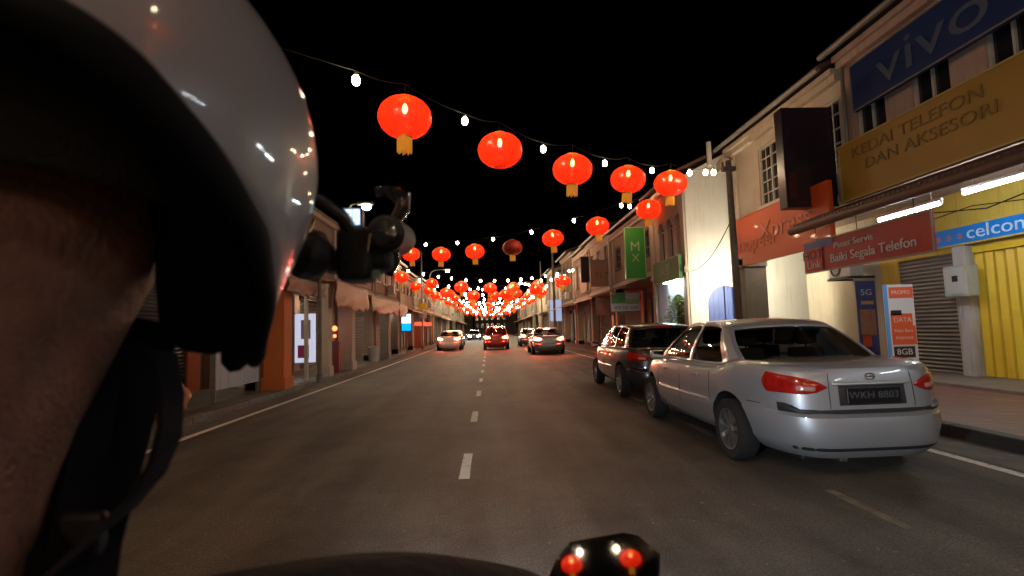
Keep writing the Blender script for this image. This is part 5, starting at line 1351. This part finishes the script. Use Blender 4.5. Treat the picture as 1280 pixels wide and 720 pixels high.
for s in (-1, 1):
    x0 = -.27
    sh = add((x0+s*.17, .34, 1.175, .052), ch); el = add((x0+s*.31, .56, 1.105, .042), sh); wr = add((x0+s*.315, .72, .985, .030), el); pm = add((x0+s*.30, .795, 1.0, .030), wr)
    hp_ = add((x0+s*.10, .06, .77, .09), pel); kn = add((x0+s*.16, .50, .70, .065), hp_); an = add((x0+s*.14, .50, .34, .042), kn); ft = add((x0+s*.15, .62, .30, .035), an)
    kn2 = None; hands.append((s, pm))
    # fingers curling over the grip
    for f in range(4):
        fx = x0+s*(.275+.019*f) ; l = [.9, 1, .97, .82][f]
        k1 = add((fx, .825, 1.018, .0095), pm); k2 = add((fx, .850+.006*l, 1.012, .009), k1); k3 = add((fx, .862, .99, .0085), k2); k4 = add((fx, .846, .973, .0075), k3)
    t1 = add((x0+s*.262, .80, .992, .0105), pm); t2 = add((x0+s*.252, .822, .978, .0095), t1); t3 = add((x0+s*.262, .838, .972, .008), t2)
skin_body('body', V, E, skin_m, rid, 2)
# face details: nose, ears, eyes under the helmet
g = MB(); fx = -.285
g.loft([[Vector((fx+dx*w, .452+o, z)) for dx, o in ((-1, -.02), (0, .018), (1, -.02))] for z, w in ((1.55, .006), (1.53, .009), (1.515, .015), (1.508, .012))]); g.build('nose', skin_m, rid, smooth=True)
for s in (-1, 1):
    g = MB(); g.lathe([(.001, -.012), (.010, -.006), (.012, 0), (.010, .006), (.001, .012)], 14, Matrix.Translation((fx+s*.031, .425, 1.553))); g.build('eye', mat('eye_white', (.6, .58, .55), .2), rid, smooth=True)
    g = MB(); g.lathe([(.001, -.03), (.014, -.02), (.018, 0), (.014, .02), (.001, .03)], 12, Matrix.Translation((fx+s*.088, .338, 1.53)) @ Matrix.Diagonal((.4, 1, 1, 1))); g.build('ear', skin_m, rid, smooth=True)
g = MB(); g.tube([(fx-.022, .443, 1.478), (fx, .451, 1.48), (fx+.022, .443, 1.478)], [.003, .006, .003], 8); g.build('mouth', mat('lips', (.2, .06, .05), .5), rid, smooth=True)
# short dark hair at the nape
g = MB()
def hair(u, v):
    th = R(95 + 170*u); z = 1.495+.09*v; r = (.082 + .012*v); return Vector((-.259+r*math.sin(th)*.98, .33+r*math.cos(th)*1.1-.004, z + .012*math.sin(u*math.pi)*(v-1)*-1))
g.grid(hair, 24, 8); g.build('hair', mat('hair_dark', (.012, .009, .008), .7, var=.4, scale=60, bump=.6), rid, smooth=2, solid=.006)
# jacket
V = []; E = []
pel = add((-.27, .02, .80, .155)); sp = add((-.27, .08, .98, .15), pel); ch = add((-.27, .20, 1.12, .155), sp); cl = add((-.285, .258, 1.21, .08), ch)
for s in (-1, 1):
    sh0 = add((-.27+s*.11, .30, 1.208, .087), ch); sh = add((-.27+s*.19, .36, 1.205, .079), sh0); el = add((-.27+s*.31, .56, 1.105, .064), sh); wr = add((-.27+s*.315, .70, .985, .045), el)
jk = skin_body('jacket', V, E, mat('jacket_black', (.005, .0045, .006), .9, spec=.2, bump=.3), rid, 2)
g = MB(); rings = []
for k, (r, z, y) in enumerate(((.098, 1.235, .262), (.088, 1.262, .27), (.084, 1.285, .278), (.076, 1.283, .28), (.074, 1.25, .27))):
    rings.append([Vector((-.298+r*math.sin(t), y+r*.95*math.cos(t), z-.012*math.cos(t))) for t in [2*math.pi*q/32 for q in range(32)]])
g.loft(rings, cap=False); g.build('collar', MATS['jacket_black'], rid, smooth=2)
V = []; E = []
pel = add((-.27, .02, .79, .15))
for s in (-1, 1):
    a = add((-.27+s*.10, .08, .775, .105), pel); b = add((-.27+s*.16, .50, .705, .080), a); c = add((-.27+s*.14, .50, .40, .06), b)
skin_body('trousers', V, E, mat('denim_dark', (.02, .025, .045), .9, var=.3, scale=20, bump=.3), rid, 2)
for s in (-1, 1):
    g = MB(); x = -.27+s*.15; g.rbox(x-.048, x+.048, .44, .72, .262, .35, .03, 3); g.rbox(x-.05, x+.05, .435, .725, .245, .268, .008, 2); g.build('shoe', dark_m, rid, smooth=True)

# ---- scooter
sc_ = thing('scooter', 'black scooter under the rider with its right mirror reflecting red lanterns', 'scooter', (-.27, .5, 0))
body_m = mat('scooter_black', (.015, .014, .016), .25, coat=.9)
X0 = -.27
def sw(y, r, w):
    M = Matrix.Translation((X0, y, r)) @ Matrix.Rotation(R(90), 4, 'Y'); g = MB()
    g.lathe([(r*.7, -w*.4), (r*.92, -w/2), (r, 0), (r*.92, w/2), (r*.7, w*.4)], 32, M, closed=True); t_ = g.build('wheel', tyre_m, sc_, smooth=True)
    g = MB(); g.lathe([(r*.66, -w*.35), (r*.72, -w*.4), (r*.72, w*.4), (r*.66, w*.35)], 24, M, closed=True); g.cyl((X0-.06, y, r), (X0+.06, y, r), .03, n=12)
    for k in range(5):
        g.box(-.012, .012, -.02, .02, .02, r*.69, M=Matrix.Translation((X0, y, r)) @ Matrix.Rotation(2*math.pi*k/5, 4, 'X'))
    g.build('rim', rim_m, t_)
sw(1.12, .27, .10); sw(-.18, .27, .11)
def blob(name, rings_, m, smooth=2, n=20, pw=3.):
    g = MB(); rs = []
    for (y, cz, hw_, hh) in rings_:
        rs.append([Vector((X0+hw_*math.copysign(abs(math.cos(t))**(2/pw), math.cos(t)), y, cz+hh*math.copysign(abs(math.sin(t))**(2/pw), math.sin(t)))) for t in [2*math.pi*k/n for k in range(n)]])
    g.loft(rs); return g.build(name, m, sc_, smooth=smooth)
blob('tail_body', [(-.52, .62, .05, .05), (-.40, .60, .11, .09), (-.1, .52, .15, .14), (.2, .47, .15, .17), (.34, .42, .12, .16)], body_m)
blob('seat', [(-.38, .70, .06, .02), (-.3, .71, .12, .04), (0, .69, .14, .05), (.28, .66, .12, .045), (.36, .66, .06, .02)], mat('seat_vinyl', (.02, .02, .02), .5, bump=.2))
blob('floor_board', [(.3, .30, .14, .05), (.5, .27, .15, .04), (.72, .28, .14, .05)], body_m)
g = MB(); g.loft([[Vector((X0+s*w, y+dy, z)) for s, dy in ((-1, 0), (-.6, .06), (0, .09), (.6, .06), (1, 0), (.6, -.02), (0, .0), (-.6, -.02))] for z, w, y in ((.26, .13, .72), (.5, .17, .76), (.72, .18, .82), (.86, .13, .86), (.94, .09, .84))]); g.build('leg_shield', body_m, sc_, smooth=True)
blob('front_fender', [(.95, .50, .03, .03), (1.03, .54, .065, .05), (1.15, .56, .07, .04), (1.3, .50, .04, .03)], body_m)
g = MB()
for s in (-1, 1): g.cyl((X0+s*.065, 1.12, .27), (X0+s*.05, .92, .80), .02, n=10)
g.build('fork', steel, sc_, smooth=True)
g = MB(); g.tube([(X0-.34, .82, .99), (X0-.2, .84, .985), (X0-.08, .88, .96), (X0+.08, .88, .96), (X0+.2, .84, .985), (X0+.34, .82, .99)], .011, 10); hb2 = g.build('handlebar', steel, sc_, smooth=True)
for s in (-1, 1):
    g = MB(); g.cyl((X0+s*.25, .838, .988), (X0+s*.37, .815, .992), .0165, n=16); g.build('grip', tyre_m, hb2, smooth=True)
blob('handlebar_cover', [(.82, .92, .07, .03), (.88, .915, .13, .045), (.96, .90, .12, .05), (1.0, .89, .07, .05)], dark_m)
g = MB(); g.lathe([(.001, .0), (.05, .0), (.062, -.012), (.062, -.02), (.001, -.02)], 24, Matrix.Translation((X0, 1.0, .89)) @ Matrix.Rotation(R(90), 4, 'X')); g.build('headlamp', emit('scooter_lamp', (.85, .93, 1), 8), sc_, smooth=True)
l = bpy.data.lights.new('car_fill_light', 'SPOT'); l.energy = 300; l.color = (.72, .86, 1); l.spot_size = R(120); l.spot_blend = .7; l.shadow_soft_size = .05  # added cool spot, turned up and right to light the silver car's rear
lo = bpy.data.objects.new('car_fill_light', l); C.objects.link(lo); lo.parent = sc_; lo.location = Vector((X0, 1.06, .89)) - org(sc_); lo.rotation_euler = (R(99), 0, R(-26))
g = MB(); g.rbox(X0-.06, X0+.06, -.56, -.52, .56, .64, .01); g.build('tail_light', lens_red, sc_)
# mirrors: bevelled pentagon housing, glass facing the rider
def mirror(px_, side_):
    cx = hp(755, 706, .74) if side_ > 0 else Vector((X0-(hp(755, 706, .74).x-X0), .74, hp(755, 706, .74).z))
    nrm = Vector((-.054*side_, -.959, .276)).normalized(); xx = Vector((0, 0, 1)).cross(nrm).normalized(); yy = nrm.cross(xx)
    out = [(-.092, -.042), (-.066, .008), (-.045, .030), (.030, .040), (.050, .036), (.078, .012), (.074, -.015), (.050, -.062), (-.06, -.062)]
    if side_ < 0: out = [(-a, b) for a, b in out]
    P = lambda a, b, d: cx + xx*a + yy*b + nrm*d
    g = MB()
    g.loft([[P(a*.55, b*.55, -.034) for a, b in out], [P(a*.93, b*.93, -.024) for a, b in out], [P(a, b, -.008) for a, b in out], [P(a, b, .003) for a, b in out], [P(a*.965, b*.95, .004) for a, b in out]])
    h = g.build('mirror', body_m, sc_, smooth=True)
    g = MB(); g.loft([[P(a*.94, b*.92, .0045) for a, b in out], [P(a*.94, b*.92, .0065) for a, b in out]]); g.build('mirror_glass', mat('mirror_silver', (.5, .5, .52), .03, metal=1), h)
    g = MB(); a0 = P(.0, -.03, -.03); g.tube([(X0+side_*.17, .85, .985), (X0+side_*.22, .86, 1.02), a0+Vector((-.03*side_, .02, -.05)), a0], .007, 8); g.build('stalk', body_m, h, smooth=True)
mirror(0, 1); mirror(0, -1)
